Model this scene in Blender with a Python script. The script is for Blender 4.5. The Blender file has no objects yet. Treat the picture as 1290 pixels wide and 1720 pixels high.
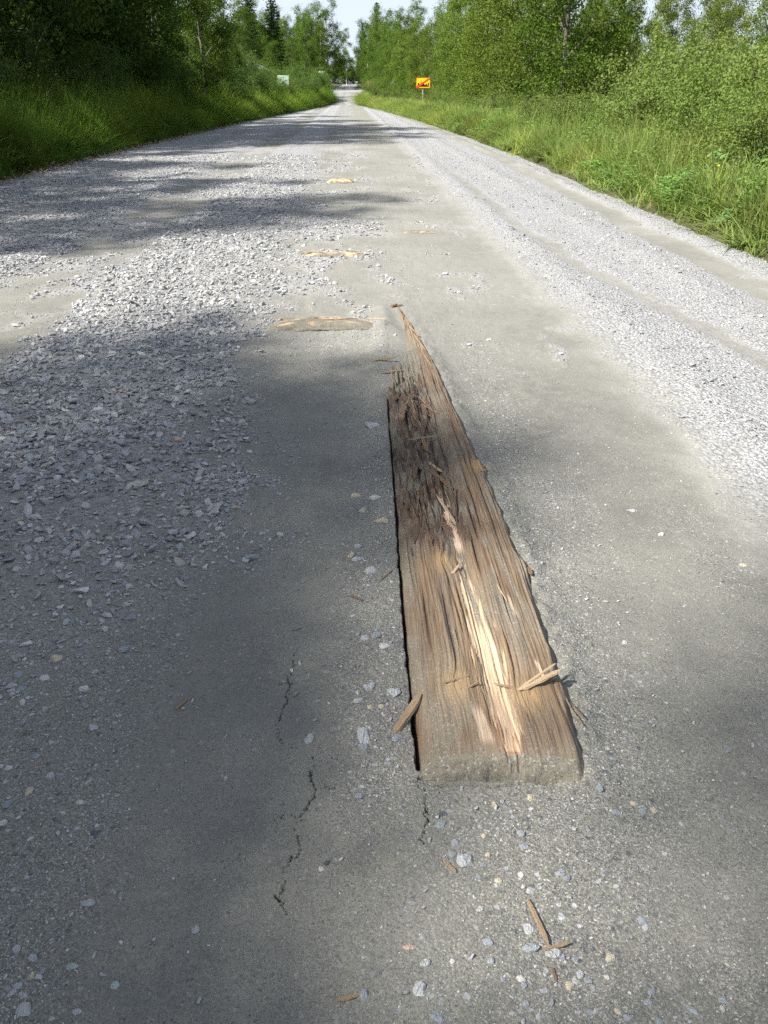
import bpy, bmesh, math, random
import numpy as np
from mathutils import Vector, Matrix, Euler

R = math.radians
ORD = 'nearest second third fourth fifth sixth seventh eighth ninth tenth eleventh twelfth thirteenth fourteenth fifteenth sixteenth seventeenth eighteenth'.split()
SC = bpy.context.scene
COL = SC.collection
random.seed(7)

# ------------------------------------------------------------------ camera, sky, sun, exposure
CAM_H = 1.5
PITCH = math.atan(705 / 1380)
cd = bpy.data.cameras.new('camera')
cd.sensor_fit = 'VERTICAL'; cd.sensor_height = 24.0; cd.lens = 24.0 * 1380 / 1720
cd.clip_start = 0.02; cd.clip_end = 3000
cam = bpy.data.objects.new('camera', cd); COL.objects.link(cam)
cam.location = (0, 0, CAM_H); cam.rotation_euler = (R(90) - PITCH, 0, 0)
SC.camera = cam

SUN_EL = R(46)
LH = Vector((0.905, 0.425, 0)).normalized()            # horizontal travel direction of the light
LDIR = Vector((LH.x * math.cos(SUN_EL), LH.y * math.cos(SUN_EL), -math.sin(SUN_EL)))
world = bpy.data.worlds.new('World'); SC.world = world; world.use_nodes = True
wn = world.node_tree.nodes; wl = world.node_tree.links
bg = wn['Background']
sky = wn.new('ShaderNodeTexSky'); sky.sky_type = 'NISHITA'; sky.sun_disc = False
sky.sun_elevation = SUN_EL; sky.sun_rotation = math.atan2(-LH.x, -LH.y)
sky.altitude = 100; sky.air_density = 1.0; sky.dust_density = 2.0; sky.ozone_density = 1.0
# thin high cloud veil mixed into the sky
tc = wn.new('ShaderNodeTexCoord'); mp = wn.new('ShaderNodeMapping'); mp.inputs['Scale'].default_value = (1.2, 1.2, 3.5)
nz = wn.new('ShaderNodeTexNoise'); nz.inputs['Scale'].default_value = 2.2; nz.inputs['Detail'].default_value = 7
rp = wn.new('ShaderNodeValToRGB'); rp.color_ramp.elements[0].position = .30; rp.color_ramp.elements[1].position = .72
rp.color_ramp.elements[0].color = (.25, .25, .25, 1); rp.color_ramp.elements[1].color = (.9, .9, .9, 1)
mx = wn.new('ShaderNodeMix'); mx.data_type = 'RGBA'; mx.inputs[7].default_value = (4.6, 5.0, 5.9, 1)
wl.new(tc.outputs['Generated'], mp.inputs['Vector']); wl.new(mp.outputs[0], nz.inputs['Vector'])
wl.new(nz.outputs['Fac'], rp.inputs['Fac']); wl.new(rp.outputs['Color'], mx.inputs[0])
wl.new(sky.outputs[0], mx.inputs[6])
# milky haze low over the horizon all the way round
sx = wn.new('ShaderNodeSeparateXYZ'); wl.new(tc.outputs['Generated'], sx.inputs[0])
hz = wn.new('ShaderNodeMapRange'); hz.interpolation_type = 'SMOOTHSTEP'; hz.inputs['From Min'].default_value = .02; hz.inputs['From Max'].default_value = .42
hz.inputs['To Min'].default_value = .95; hz.inputs['To Max'].default_value = 0; wl.new(sx.outputs['Z'], hz.inputs['Value'])
mh = wn.new('ShaderNodeMix'); mh.data_type = 'RGBA'; mh.inputs[7].default_value = (4.9, 5.5, 6.3, 1)
wl.new(hz.outputs[0], mh.inputs[0]); wl.new(mx.outputs[2], mh.inputs[6]); wl.new(mh.outputs[2], bg.inputs['Color'])
bg.inputs['Strength'].default_value = 0.074

sl = bpy.data.lights.new('sun', 'SUN'); sl.energy = 5.0; sl.angle = R(1.1); sl.color = (1.0, .955, .88)
sun = bpy.data.objects.new('sun', sl); COL.objects.link(sun)
sun.rotation_euler = LDIR.to_track_quat('-Z', 'Y').to_euler(); sun.location = (-30, -15, 40)

SC.view_settings.view_transform = 'Standard'; SC.view_settings.look = 'None'
SC.view_settings.exposure = 1.25; SC.view_settings.gamma = 1.0
SC.view_settings.use_curve_mapping = False
SC.cycles.use_denoising = False
SC.cycles.adaptive_threshold = 0.02
SC.cycles.max_bounces = 5; SC.cycles.diffuse_bounces = 2; SC.cycles.transmission_bounces = 4
SC.cycles.transparent_max_bounces = 4; SC.cycles.glossy_bounces = 2

# ------------------------------------------------------------------ helpers
def tag(o, label=None, cat=None, group=None, kind=None):
    if label: o['label'] = label
    if cat: o['category'] = cat
    if group: o['group'] = group
    if kind: o['kind'] = kind
    return o

def link(name, data, parent=None, loc=(0, 0, 0), rot=(0, 0, 0), scale=(1, 1, 1)):
    o = bpy.data.objects.new(name, data); COL.objects.link(o)
    o.location = loc; o.rotation_euler = rot; o.scale = scale
    if parent is not None: o.parent = parent
    return o

def np_mesh(name, V, F, mat=None, smooth=False):
    V = np.asarray(V, np.float32); F = np.asarray(F, np.int32)
    k = F.shape[1]
    me = bpy.data.meshes.new(name)
    me.vertices.add(len(V)); me.vertices.foreach_set('co', V.ravel())
    me.loops.add(F.size); me.loops.foreach_set('vertex_index', F.ravel())
    me.polygons.add(len(F)); me.polygons.foreach_set('loop_start', np.arange(len(F), dtype=np.int32) * k)
    try: me.polygons.foreach_set('loop_total', np.full(len(F), k, np.int32))
    except Exception: pass
    me.polygons.foreach_set('use_smooth', np.full(len(F), smooth))
    if mat: me.materials.append(mat)
    me.update(calc_edges=True)
    return me

def set_col(me, name, C):
    C = np.asarray(C, np.float32)
    if C.ndim == 1: C = np.stack([C, C, C], 1)
    if C.shape[1] == 3: C = np.concatenate([C, np.ones((len(C), 1), np.float32)], 1)
    a = me.attributes.new(name, 'FLOAT_COLOR', 'POINT'); a.data.foreach_set('color', C.ravel())

def bm_mesh(name, bm, mat=None, smooth=False):
    me = bpy.data.meshes.new(name); bm.normal_update(); bm.to_mesh(me); bm.free()
    for p in me.polygons: p.use_smooth = smooth
    if mat: me.materials.append(mat)
    return me

def box_bm(sx, sy, sz, c=(0, 0, 0), bevel=0.0):
    bm = bmesh.new(); bmesh.ops.create_cube(bm, size=1)
    bmesh.ops.scale(bm, vec=(sx, sy, sz), verts=bm.verts); bmesh.ops.translate(bm, vec=c, verts=bm.verts)
    if bevel: bmesh.ops.bevel(bm, geom=bm.edges[:], offset=bevel, segments=1, affect='EDGES')
    return bm

def smooth01(a, b, x):
    t = np.clip((np.asarray(x, float) - a) / (b - a), 0, 1); return t * t * (3 - 2 * t)

def _hash(ix, iy, seed):
    with np.errstate(over='ignore'):
        h = (ix.astype(np.int64) * 374761393 + iy.astype(np.int64) * 668265263 + seed * 2147483647 + 1274126177) & 0xFFFFFFFF
        h = ((h ^ (h >> 13)) * 1274126177) & 0xFFFFFFFF
        h = ((h ^ (h >> 16)) * 2246822519) & 0xFFFFFFFF
        h = h ^ (h >> 15)
    return h

def perlin(x, y, seed=0):
    x = np.asarray(x, float); y = np.asarray(y, float)
    x, y = np.broadcast_arrays(x, y)
    ix = np.floor(x); iy = np.floor(y); fx = x - ix; fy = y - iy
    u = fx * fx * fx * (fx * (fx * 6 - 15) + 10); v = fy * fy * fy * (fy * (fy * 6 - 15) + 10)
    def gd(ox, oy):
        a = _hash(ix + ox, iy + oy, seed) * (2 * math.pi / 4294967296.0)
        return np.cos(a) * (fx - ox) + np.sin(a) * (fy - oy)
    n0 = gd(0, 0) * (1 - u) + gd(1, 0) * u; n1 = gd(0, 1) * (1 - u) + gd(1, 1) * u
    return (n0 * (1 - v) + n1 * v) * 1.5

def fbm(x, y, oct=4, seed=0, gain=.5):
    s = 0; a = 1; f = 1
    for i in range(oct):
        s = s + a * perlin(x * f, y * f, seed + i * 17); a *= gain; f *= 2.03
    return s

def cellrand(x, y, seed=0):
    return _hash(np.floor(np.asarray(x, float)), np.floor(np.asarray(y, float)), seed) / 4294967296.0

def tube(pts, rads, n=6):
    """tapered tube through pts -> V,F"""
    pts = [Vector(p) for p in pts]; V = []; F = []
    for i, p in enumerate(pts):
        d = (pts[min(i + 1, len(pts) - 1)] - pts[max(i - 1, 0)]).normalized()
        a = Vector((0, 0, 1)) if abs(d.z) < .9 else Vector((1, 0, 0))
        e1 = d.cross(a).normalized(); e2 = d.cross(e1)
        for k in range(n):
            t = 2 * math.pi * k / n
            V.append(p + (e1 * math.cos(t) + e2 * math.sin(t)) * rads[i])
    for i in range(len(pts) - 1):
        for k in range(n):
            F.append((i * n + k, i * n + (k + 1) % n, (i + 1) * n + (k + 1) % n, (i + 1) * n + k))
    return V, F

def merge(parts):
    V = []; F = []; o = 0
    for v, f in parts:
        V += [tuple(p) for p in v]; F += [tuple(i + o for i in q) for q in f]; o += len(v)
    return V, F

# ------------------------------------------------------------------ materials
class NT:
    def __init__(s, name):
        s.m = bpy.data.materials.new(name); s.m.use_nodes = True
        s.n = s.m.node_tree.nodes; s.l = s.m.node_tree.links
        s.p = s.n['Principled BSDF']
    def new(s, t, **kw):
        nd = s.n.new(t)
        for k, v in kw.items():
            if k in ('data_type', 'blend_type', 'operation', 'attribute_name', 'attribute_type', 'feature', 'noise_dimensions', 'distance', 'normalize'):
                setattr(nd, k, v)
            else: s.set(nd.inputs[k.replace('_', ' ')], v)
        return nd
    def set(s, inp, v):
        if hasattr(v, 'node'): s.l.new(v, inp)
        else: inp.default_value = v
    def coord(s, kind='Object'): return s.n.new('ShaderNodeTexCoord').outputs[kind]
    def noise(s, vec, scale, detail=4, rough=.55):
        nd = s.n.new('ShaderNodeTexNoise'); nd.inputs['Scale'].default_value = scale
        nd.inputs['Detail'].default_value = detail; nd.inputs['Roughness'].default_value = rough
        s.l.new(vec, nd.inputs['Vector']); return nd.outputs['Fac']
    def voro(s, vec, scale, feature='F1'):
        nd = s.n.new('ShaderNodeTexVoronoi'); nd.feature = feature; nd.inputs['Scale'].default_value = scale
        s.l.new(vec, nd.inputs['Vector']); return nd.outputs
    def ramp(s, f, stops):
        nd = s.n.new('ShaderNodeValToRGB'); e = nd.color_ramp.elements
        while len(e) < len(stops): e.new(.5)
        for el, (p, c) in zip(e, stops):
            el.position = p; el.color = (c, c, c, 1) if not hasattr(c, '__len__') else (*c, 1)
        s.l.new(f, nd.inputs['Fac']); return nd.outputs['Color']
    def mix(s, f, a, b, blend='MIX'):
        nd = s.n.new('ShaderNodeMix'); nd.data_type = 'RGBA'; nd.blend_type = blend
        s.set(nd.inputs[0], f)
        for i, v in ((6, a), (7, b)):
            if hasattr(v, 'node'): s.l.new(v, nd.inputs[i])
            else: nd.inputs[i].default_value = (*v, 1) if len(v) == 3 else v
        return nd.outputs[2]
    def math(s, op, a, b=0.0):
        nd = s.n.new('ShaderNodeMath'); nd.operation = op
        s.set(nd.inputs[0], a); s.set(nd.inputs[1], b); return nd.outputs[0]
    def attr(s, name, typ='GEOMETRY'):
        nd = s.n.new('ShaderNodeAttribute'); nd.attribute_name = name; nd.attribute_type = typ; return nd.outputs
    def bump(s, h, dist, strength=1.0, normal=None):
        nd = s.n.new('ShaderNodeBump'); nd.inputs['Distance'].default_value = dist; nd.inputs['Strength'].default_value = strength
        s.l.new(h, nd.inputs['Height'])
        if normal is not None: s.l.new(normal, nd.inputs['Normal'])
        return nd.outputs[0]
    def finish(s, col=None, rough=.9, normal=None, spec=.3):
        if col is not None: s.set(s.p.inputs['Base Color'], col if hasattr(col, 'node') else (*col, 1))
        s.set(s.p.inputs['Roughness'], rough); s.p.inputs['Specular IOR Level'].default_value = spec
        if normal is not None: s.l.new(normal, s.p.inputs['Normal'])
        return s.m

def plain(name, col, rough=.7, var=.12, scale=8, spec=.3):
    t = NT(name); c = t.coord(); n = t.noise(c, scale, 5)
    a = tuple(x * (1 - var) for x in col); b = tuple(min(1, x * (1 + var)) for x in col)
    return t.finish(t.mix(n, a, b), rough, t.bump(t.noise(c, scale * 6, 3), .002, .4), spec)

# packed mud / crushed gravel of the road
def mat_road():
    t = NT('road_surface'); c = t.coord()
    m = t.attr('mask')                           # R gravel, G tan dust plus painted sunlit paleness, B grit
    sep = t.n.new('ShaderNodeSeparateColor'); t.l.new(m['Color'], sep.inputs[0])
    grav, tan, grit = sep.outputs
    dn = t.n.new('ShaderNodeTexNoise'); dn.inputs['Scale'].default_value = 70; dn.inputs['Detail'].default_value = 2; t.l.new(c, dn.inputs['Vector'])
    va = t.n.new('ShaderNodeVectorMath'); va.operation = 'MULTIPLY_ADD'; t.l.new(dn.outputs['Color'], va.inputs[0]); va.inputs[1].default_value = (.012, .012, .012); t.l.new(c, va.inputs[2])
    cw = va.outputs[0]
    sp = t.math('ADD', t.math('MULTIPLY', t.math('SUBTRACT', t.noise(c, 46, 4, .7), .5), 1.5), t.math('MULTIPLY', t.math('SUBTRACT', t.noise(c, 7, 3), .5), .8))
    edge = t.math('MULTIPLY', t.math('MULTIPLY', grav, t.math('SUBTRACT', 1.0, grav)), 3.2)
    graw = grav; grav = t.ramp(t.math('ADD', grav, t.math('MULTIPLY', sp, edge)), [(.08, 0), (.92, 1)])
    big = t.noise(c, 1.7, 5); mid = t.noise(c, 14, 5); fine = t.noise(c, 170, 5, .75)
    mud = t.mix(t.ramp(big, [(.35, 0), (.65, 1)]), (.126, .126, .111), (.186, .184, .160))
    mud = t.mix(t.ramp(mid, [(.35, 0), (.7, 1)]), mud, (.176, .170, .146))
    gr2 = t.ramp(grit, [(0, .35), (1, 1)])
    mud = t.mix(t.math('MULTIPLY', t.ramp(fine, [(.36, 1), (.50, 0)]), t.math('MULTIPLY', gr2, .75)), mud, (.062, .061, .054))
    mud = t.mix(t.math('MULTIPLY', t.ramp(fine, [(.52, 0), (.66, 1)]), t.math('MULTIPLY', gr2, .60)), mud, (.33, .32, .275))
    # grit: small fragments pressed into the mud
    v1 = t.voro(cw, 150); v2 = t.voro(cw, 62); v3 = t.voro(cw, 300)
    def chip(v, lo, hi, size):
        s1 = t.n.new('ShaderNodeSeparateColor'); t.l.new(v['Color'], s1.inputs[0])
        pick = t.ramp(s1.outputs[0], [(lo, 0), (min(1, lo + .02), 1)]) if hi is None else t.ramp(s1.outputs[0], [(lo, 1), (lo + .02, 0)])
        near = t.ramp(v['Distance'], [(size, 1), (size + .12, 0)])
        return t.math('MULTIPLY', pick, near), s1
    light1, s1 = chip(v1, .90, None, .34); dark1, _ = chip(v1, .12, 1, .36)
    light2, s2 = chip(v2, .93, None, .30); dark2, _ = chip(v2, .08, 1, .32)
    light3, s3 = chip(v3, .80, None, .42); dark3, _ = chip(v3, .22, 1, .42)
    gfac = t.ramp(grit, [(0, .16), (1, 1)])
    lc = t.mix(s1.outputs[1], (.20, .205, .21), (.44, .43, .41))
    col = t.mix(t.math('MULTIPLY', light3, t.math('MULTIPLY', gfac, .75)), mud, t.mix(s3.outputs[1], (.24, .24, .23), (.40, .385, .35)))
    col = t.mix(t.math('MULTIPLY', dark3, .6), col, (.075, .076, .074))
    col = t.mix(t.math('MULTIPLY', light1, gfac), col, lc)
    col = t.mix(t.math('MULTIPLY', dark1, t.math('MULTIPLY', t.ramp(mid, [(.4, .2), (.6, 1)]), .7)), col, (.065, .067, .068))
    col = t.mix(t.math('MULTIPLY', light2, gfac), col, t.mix(s2.outputs[1], (.22, .24, .27), (.40, .41, .42)))
    col = t.mix(t.math('MULTIPLY', dark2, t.math('MULTIPLY', gfac, .8)), col, (.065, .07, .078))
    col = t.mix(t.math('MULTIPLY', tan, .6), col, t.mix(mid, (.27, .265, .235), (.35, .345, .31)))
    # crushed stone
    vg = t.voro(c, 55); sg = t.n.new('ShaderNodeSeparateColor'); t.l.new(vg['Color'], sg.inputs[0])
    vf = t.voro(c, 130); sf = t.n.new('ShaderNodeSeparateColor'); t.l.new(vf['Color'], sf.inputs[0])
    gc = t.mix(sg.outputs[0], (.21, .22, .235), (.44, .445, .45))
    gc = t.mix(t.math('MULTIPLY', sf.outputs[0], .6), gc, t.mix(sf.outputs[1], (.19, .19, .185), (.46, .455, .44)))
    gc = t.mix(t.ramp(vg['Distance'], [(.42, 0), (.75, .75)]), gc, (.17, .165, .155))
    col = t.mix(grav, col, gc)
    h = t.math('ADD', t.math('MULTIPLY', fine, .5), t.math('MULTIPLY', t.math('SUBTRACT', 1.0, v1['Distance']), t.math('MULTIPLY', gfac, .5)))
    hg = t.math('ADD', t.math('MULTIPLY', t.math('SUBTRACT', 1.0, vg['Distance']), 1.3), t.math('MULTIPLY', t.math('SUBTRACT', 1.0, vf['Distance']), .5))
    mixh = t.n.new('ShaderNodeMix'); t.l.new(graw, mixh.inputs[0]); t.l.new(h, mixh.inputs[2]); t.l.new(t.math('MULTIPLY', hg, 2.2), mixh.inputs[3])
    return t.finish(col, .92, t.bump(mixh.outputs[0], .005, 1.0), .25)

def mat_stone():
    t = NT('crushed_stone'); c = t.coord()
    a = t.attr('tint', 'INSTANCER')['Color']
    n = t.noise(c, 2.2, 5, .65); n2 = t.noise(c, 11, 3)
    col = t.mix(.35, a, t.mix(n, (.16, .165, .17), (.62, .62, .61)))
    col = t.mix(t.math('MULTIPLY', t.ramp(n2, [(.55, 0), (.7, 1)]), .35), col, (.09, .09, .09))
    return t.finish(col, .85, t.bump(t.noise(c, 5, 5), .12, .5), .3)

def mat_loose(name, ca, cb):
    t = NT(name); c = t.coord(); oi = t.n.new('ShaderNodeObjectInfo')
    n = t.noise(c, 3.0, 6, .7); n2 = t.noise(c, 16, 4)
    col = t.mix(t.ramp(n, [(.3, 0), (.7, 1)]), ca, cb)
    col = t.mix(t.math('MULTIPLY', t.ramp(n2, [(.54, 0), (.70, 1)]), .32), col, tuple(x * .45 for x in ca))
    return t.finish(col, .8, t.bump(t.noise(c, 7, 6), .10, .6), .3)

def mat_leaf(name, ca, cb, trans=.35):
    t = NT(name); oi = t.n.new('ShaderNodeObjectInfo')
    v = t.attr('leaf')['Color']; s = t.n.new('ShaderNodeSeparateColor'); t.l.new(v, s.inputs[0])
    col = t.mix(s.outputs[0], ca, cb)
    col = t.mix(t.math('MULTIPLY', s.outputs[1], .6), col, tuple(x * .5 for x in ca))
    col = t.mix(1.0, col, oi.outputs['Color'], 'MULTIPLY')
    t.n.remove(t.p); df = t.n.new('ShaderNodeBsdfDiffuse'); t.l.new(col, df.inputs['Color'])
    tr = t.n.new('ShaderNodeBsdfTranslucent'); t.l.new(t.mix(1.0, col, (1.25, 1.35, .55), 'MULTIPLY'), tr.inputs['Color'])
    ms = t.n.new('ShaderNodeMixShader'); ms.inputs[0].default_value = trans
    t.l.new(df.outputs[0], ms.inputs[1]); t.l.new(tr.outputs[0], ms.inputs[2])
    t.l.new(ms.outputs[0], t.n['Material Output'].inputs['Surface'])
    return t.m

def mat_grass():
    t = NT('grass_blades')
    v = t.attr('leaf')['Color']; s = t.n.new('ShaderNodeSeparateColor'); t.l.new(v, s.inputs[0])
    a = t.attr('tint', 'INSTANCER')['Color']
    col = t.mix(s.outputs[0], (.052, .100, .020), (.150, .225, .055))
    col = t.mix(t.math('MULTIPLY', s.outputs[1], .55), col, (.26, .24, .10))
    col = t.mix(1.0, col, a, 'MULTIPLY')
    t.n.remove(t.p); df = t.n.new('ShaderNodeBsdfDiffuse'); t.l.new(col, df.inputs['Color'])
    tr = t.n.new('ShaderNodeBsdfTranslucent'); t.l.new(t.mix(1.0, col, (1.2, 1.3, .6), 'MULTIPLY'), tr.inputs['Color'])
    ms = t.n.new('ShaderNodeMixShader'); ms.inputs[0].default_value = .35
    t.l.new(df.outputs[0], ms.inputs[1]); t.l.new(tr.outputs[0], ms.inputs[2])
    t.l.new(ms.outputs[0], t.n['Material Output'].inputs['Surface'])
    return t.m

def mat_soil():
    t = NT('verge_soil'); c = t.coord()
    n = t.noise(c, .6, 6); n2 = t.noise(c, 12, 5)
    col = t.mix(n, (.045, .06, .02), (.07, .075, .03)); col = t.mix(t.ramp(n2, [(.4, 0), (.7, 1)]), col, (.09, .075, .045))
    return t.finish(col, .95, t.bump(n2, .05, .6), .2)

def mat_wood():
    t = NT('weathered_wood'); c = t.coord()
    a = t.attr('wood')['Color']; sep = t.n.new('ShaderNodeSeparateColor')
    k = t.attr('mud')['Fac']
    mp = t.n.new('ShaderNodeMapping'); mp.inputs['Scale'].default_value = (420, 7, 60); t.l.new(c, mp.inputs['Vector'])
    mp2 = t.n.new('ShaderNodeMapping'); mp2.inputs['Scale'].default_value = (75, 2.5, 30); t.l.new(c, mp2.inputs['Vector'])
    g1 = t.noise(mp.outputs[0], 1.0, 4, .6); g2 = t.noise(mp2.outputs[0], 1.0, 4, .6)
    col = t.mix(t.math('MULTIPLY', t.ramp(g1, [(.34, 1), (.60, 0)]), .70), a, t.mix(1.0, a, (.32, .27, .22), 'MULTIPLY'))
    col = t.mix(t.math('MULTIPLY', t.ramp(g2, [(.5, 0), (.72, 1)]), .35), col, t.mix(1.0, a, (1.35, 1.30, 1.2), 'MULTIPLY'))
    fine = t.noise(c, 260, 3, .6)
    mudc = t.mix(t.ramp(fine, [(.35, 0), (.7, 1)]), (.125, .115, .090), (.205, .187, .145))
    v = t.voro(c, 210); sv = t.n.new('ShaderNodeSeparateColor'); t.l.new(v['Color'], sv.inputs[0])
    mudc = t.mix(t.ramp(sv.outputs[0], [(.92, 0), (.94, .55)]), mudc, (.34, .33, .31))
    mudc = t.mix(t.ramp(sv.outputs[0], [(.08, .6), (.10, 0)]), mudc, (.08, .08, .075))
    col = t.mix(k, col, mudc)
    hm = t.n.new('ShaderNodeMix'); t.l.new(k, hm.inputs[0])
    t.l.new(t.math('ADD', g1, t.math('MULTIPLY', g2, .7)), hm.inputs[2]); t.l.new(t.math('MULTIPLY', fine, .8), hm.inputs[3])
    return t.finish(col, .88, t.bump(hm.outputs[0], .0035, .9), .2)

def mat_splinter(name, ca, cb):
    t = NT(name); c = t.coord()
    mp = t.n.new('ShaderNodeMapping'); mp.inputs['Scale'].default_value = (14, 1.0, 14); t.l.new(c, mp.inputs['Vector'])
    g = t.noise(mp.outputs[0], 3.0, 4, .6)
    return t.finish(t.mix(t.ramp(g, [(.3, 0), (.7, 1)]), ca, cb), .85, t.bump(g, .05, .6), .2)

def mat_bark(name, ca, cb):
    t = NT(name); c = t.coord()
    mp = t.n.new('ShaderNodeMapping'); mp.inputs['Scale'].default_value = (9, 9, 2); t.l.new(c, mp.inputs['Vector'])
    g = t.noise(mp.outputs[0], 1.5, 5, .6)
    return t.finish(t.mix(t.ramp(g, [(.38, 0), (.62, 1)]), ca, cb), .9, t.bump(g, .03, .7), .2)

M_ROAD = mat_road(); M_STONE = mat_stone(); M_GRASS = mat_grass(); M_SOIL = mat_soil(); M_WOOD = mat_wood()
M_LEAF = mat_leaf('broad_leaves', (.080, .130, .030), (.180, .235, .066))
M_WILLOW = mat_leaf('willow_leaves', (.105, .155, .052), (.205, .255, .100))
M_NEEDLE = mat_leaf('conifer_needles', (.022, .045, .020), (.045, .075, .030), .12)
M_DRY = mat_leaf('dry_stalks', (.16, .095, .06), (.24, .16, .09), .2)
M_BARK = mat_bark('grey_brown_bark', (.07, .06, .05), (.17, .15, .125))
M_BIRCH = mat_bark('white_birch_bark', (.10, .09, .085), (.62, .60, .57))
M_SPL_PALE = mat_splinter('pale_split_wood', (.46, .33, .20), (.66, .50, .33))
M_SPL_TAN = mat_splinter('tan_split_wood', (.25, .175, .105), (.43, .32, .21))
M_SPL_BROWN = mat_splinter('brown_split_wood', (.14, .085, .05), (.29, .19, .12))
M_LO = {'pale': mat_loose('pale_grey_stone', (.32, .335, .34), (.53, .535, .53)),
        'white': mat_loose('whitish_stone', (.46, .45, .42), (.66, .64, .60)),
        'blue': mat_loose('blue_grey_stone', (.21, .23, .25), (.40, .425, .445)),
        'dark': mat_loose('dark_slate_stone', (.07, .08, .09), (.16, .17, .19)),
        'cream': mat_loose('cream_stone', (.44, .38, .28), (.60, .53, .41)),
        'green': mat_loose('pale_green_stone', (.30, .36, .34), (.48, .54, .51)),
        'rust': mat_loose('pinkish_stone', (.42, .30, .24), (.60, .46, .38))}

# ------------------------------------------------------------------ shape of the road and the land
AX = -0.0387
def zprof(y):
    return np.interp(y, [-50, 103, 110, 120, 130, 140, 150, 165, 190, 230, 300, 1200], [0, 0, .16, .60, 1.12, 1.52, 1.95, 2.45, 3.0, 3.4, 3.6, 6])
def xleft(y):
    return np.interp(y, [-40, 9, 17, 21, 27, 33, 51, 74, 98, 106, 113, 124, 132, 137, 146, 150, 170, 200],
                     [-5.3, -7.18, -7.49, -7.65, -7.89, -7.98, -8.2, -7.94, -7.6, -7.3, -6.35, -6.6, -7.4, -9.4, -9.5, -8.2, -7.6, -9])
def xright(y):
    return np.interp(y, [-40, 8.6, 12.6, 16, 22, 33, 57, 80, 95, 103, 110, 124, 133, 138, 146, 150, 170, 200],
                     [5.9, 3.92, 3.93, 3.81, 3.80, 3.4, 2.06, .35, -.9, -1.7, -3.0, -3.65, -3.4, -2.0, -2.0, -4.6, -5.0, -6])

LOGL = ([1.50, 2.0, 2.5, 3.3, 4.0, 4.6, 5.7, 6.6], [.085, .065, .052, .038, .022, .012, .03, .055])
LOGR = ([1.50, 1.6, 1.75, 2.0, 2.5, 3.3, 4.1, 4.85, 5.7, 6.6], [.505, .510, .510, .515, .500, .450, .380, .325, .225, .10])
LOGT = ([1.50, 2.2, 3.3, 4.3, 4.9, 5.7, 6.3, 6.6], [.042, .048, .048, .046, .040, .028, .014, -.01])

CRACKS = [  # the first one runs under the log end
    ([(.070, 1.496), (.13, 1.484), (.20, 1.488), (.27, 1.481), (.35, 1.494), (.42, 1.500), (.48, 1.502)], .0050),
    ([(-.19, 1.385), (-.205, 1.375), (-.222, 1.38), (-.24, 1.372)], .0014), ([(-.272, 1.86), (-.29, 1.85), (-.305, 1.853)], .0014), ([(.10, 1.40), (.118, 1.385), (.128, 1.366)], .0015),  # polylines on the road (metres), half width
    ([(-.262, 2.03), (-.268, 1.93), (-.270, 1.86), (-.262, 1.83), (-.278, 1.73), (-.285, 1.68), (-.268, 1.62), (-.238, 1.595)], .0022),
    ([(-.180, 1.575), (-.184, 1.51), (-.166, 1.46), (-.172, 1.42), (-.190, 1.385), (-.198, 1.355)], .0034),
    ([(-.198, 1.345), (-.188, 1.30), (-.192, 1.275), (-.212, 1.25), (-.214, 1.20), (-.218, 1.165), (-.195, 1.12)], .0030),
    ([(.080, 1.51), (.098, 1.46), (.103, 1.40), (.098, 1.36), (.087, 1.33), (.094, 1.29)], .0030),
    ([(-.166, 1.46), (-.14, 1.47), (-.11, 1.465)], .0015),
]
def poly_dist(x, y, pts):
    d = np.full(x.shape, 9.0); w = np.ones(x.shape)
    n = len(pts) - 1
    for i in range(n):
        ax_, ay_ = pts[i]; bx_, by_ = pts[i + 1]
        dx, dy = bx_ - ax_, by_ - ay_; L = dx * dx + dy * dy
        t = np.clip(((x - ax_) * dx + (y - ay_) * dy) / L, 0, 1)
        dd = np.hypot(x - ax_ - t * dx, y - ay_ - t * dy)
        m = dd < d; d = np.where(m, dd, d)
        q = (i + t) / n; w = np.where(m, np.clip(4.5 * np.minimum(q, 1 - q) + .25, 0, 1), w)
    return d, w

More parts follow.
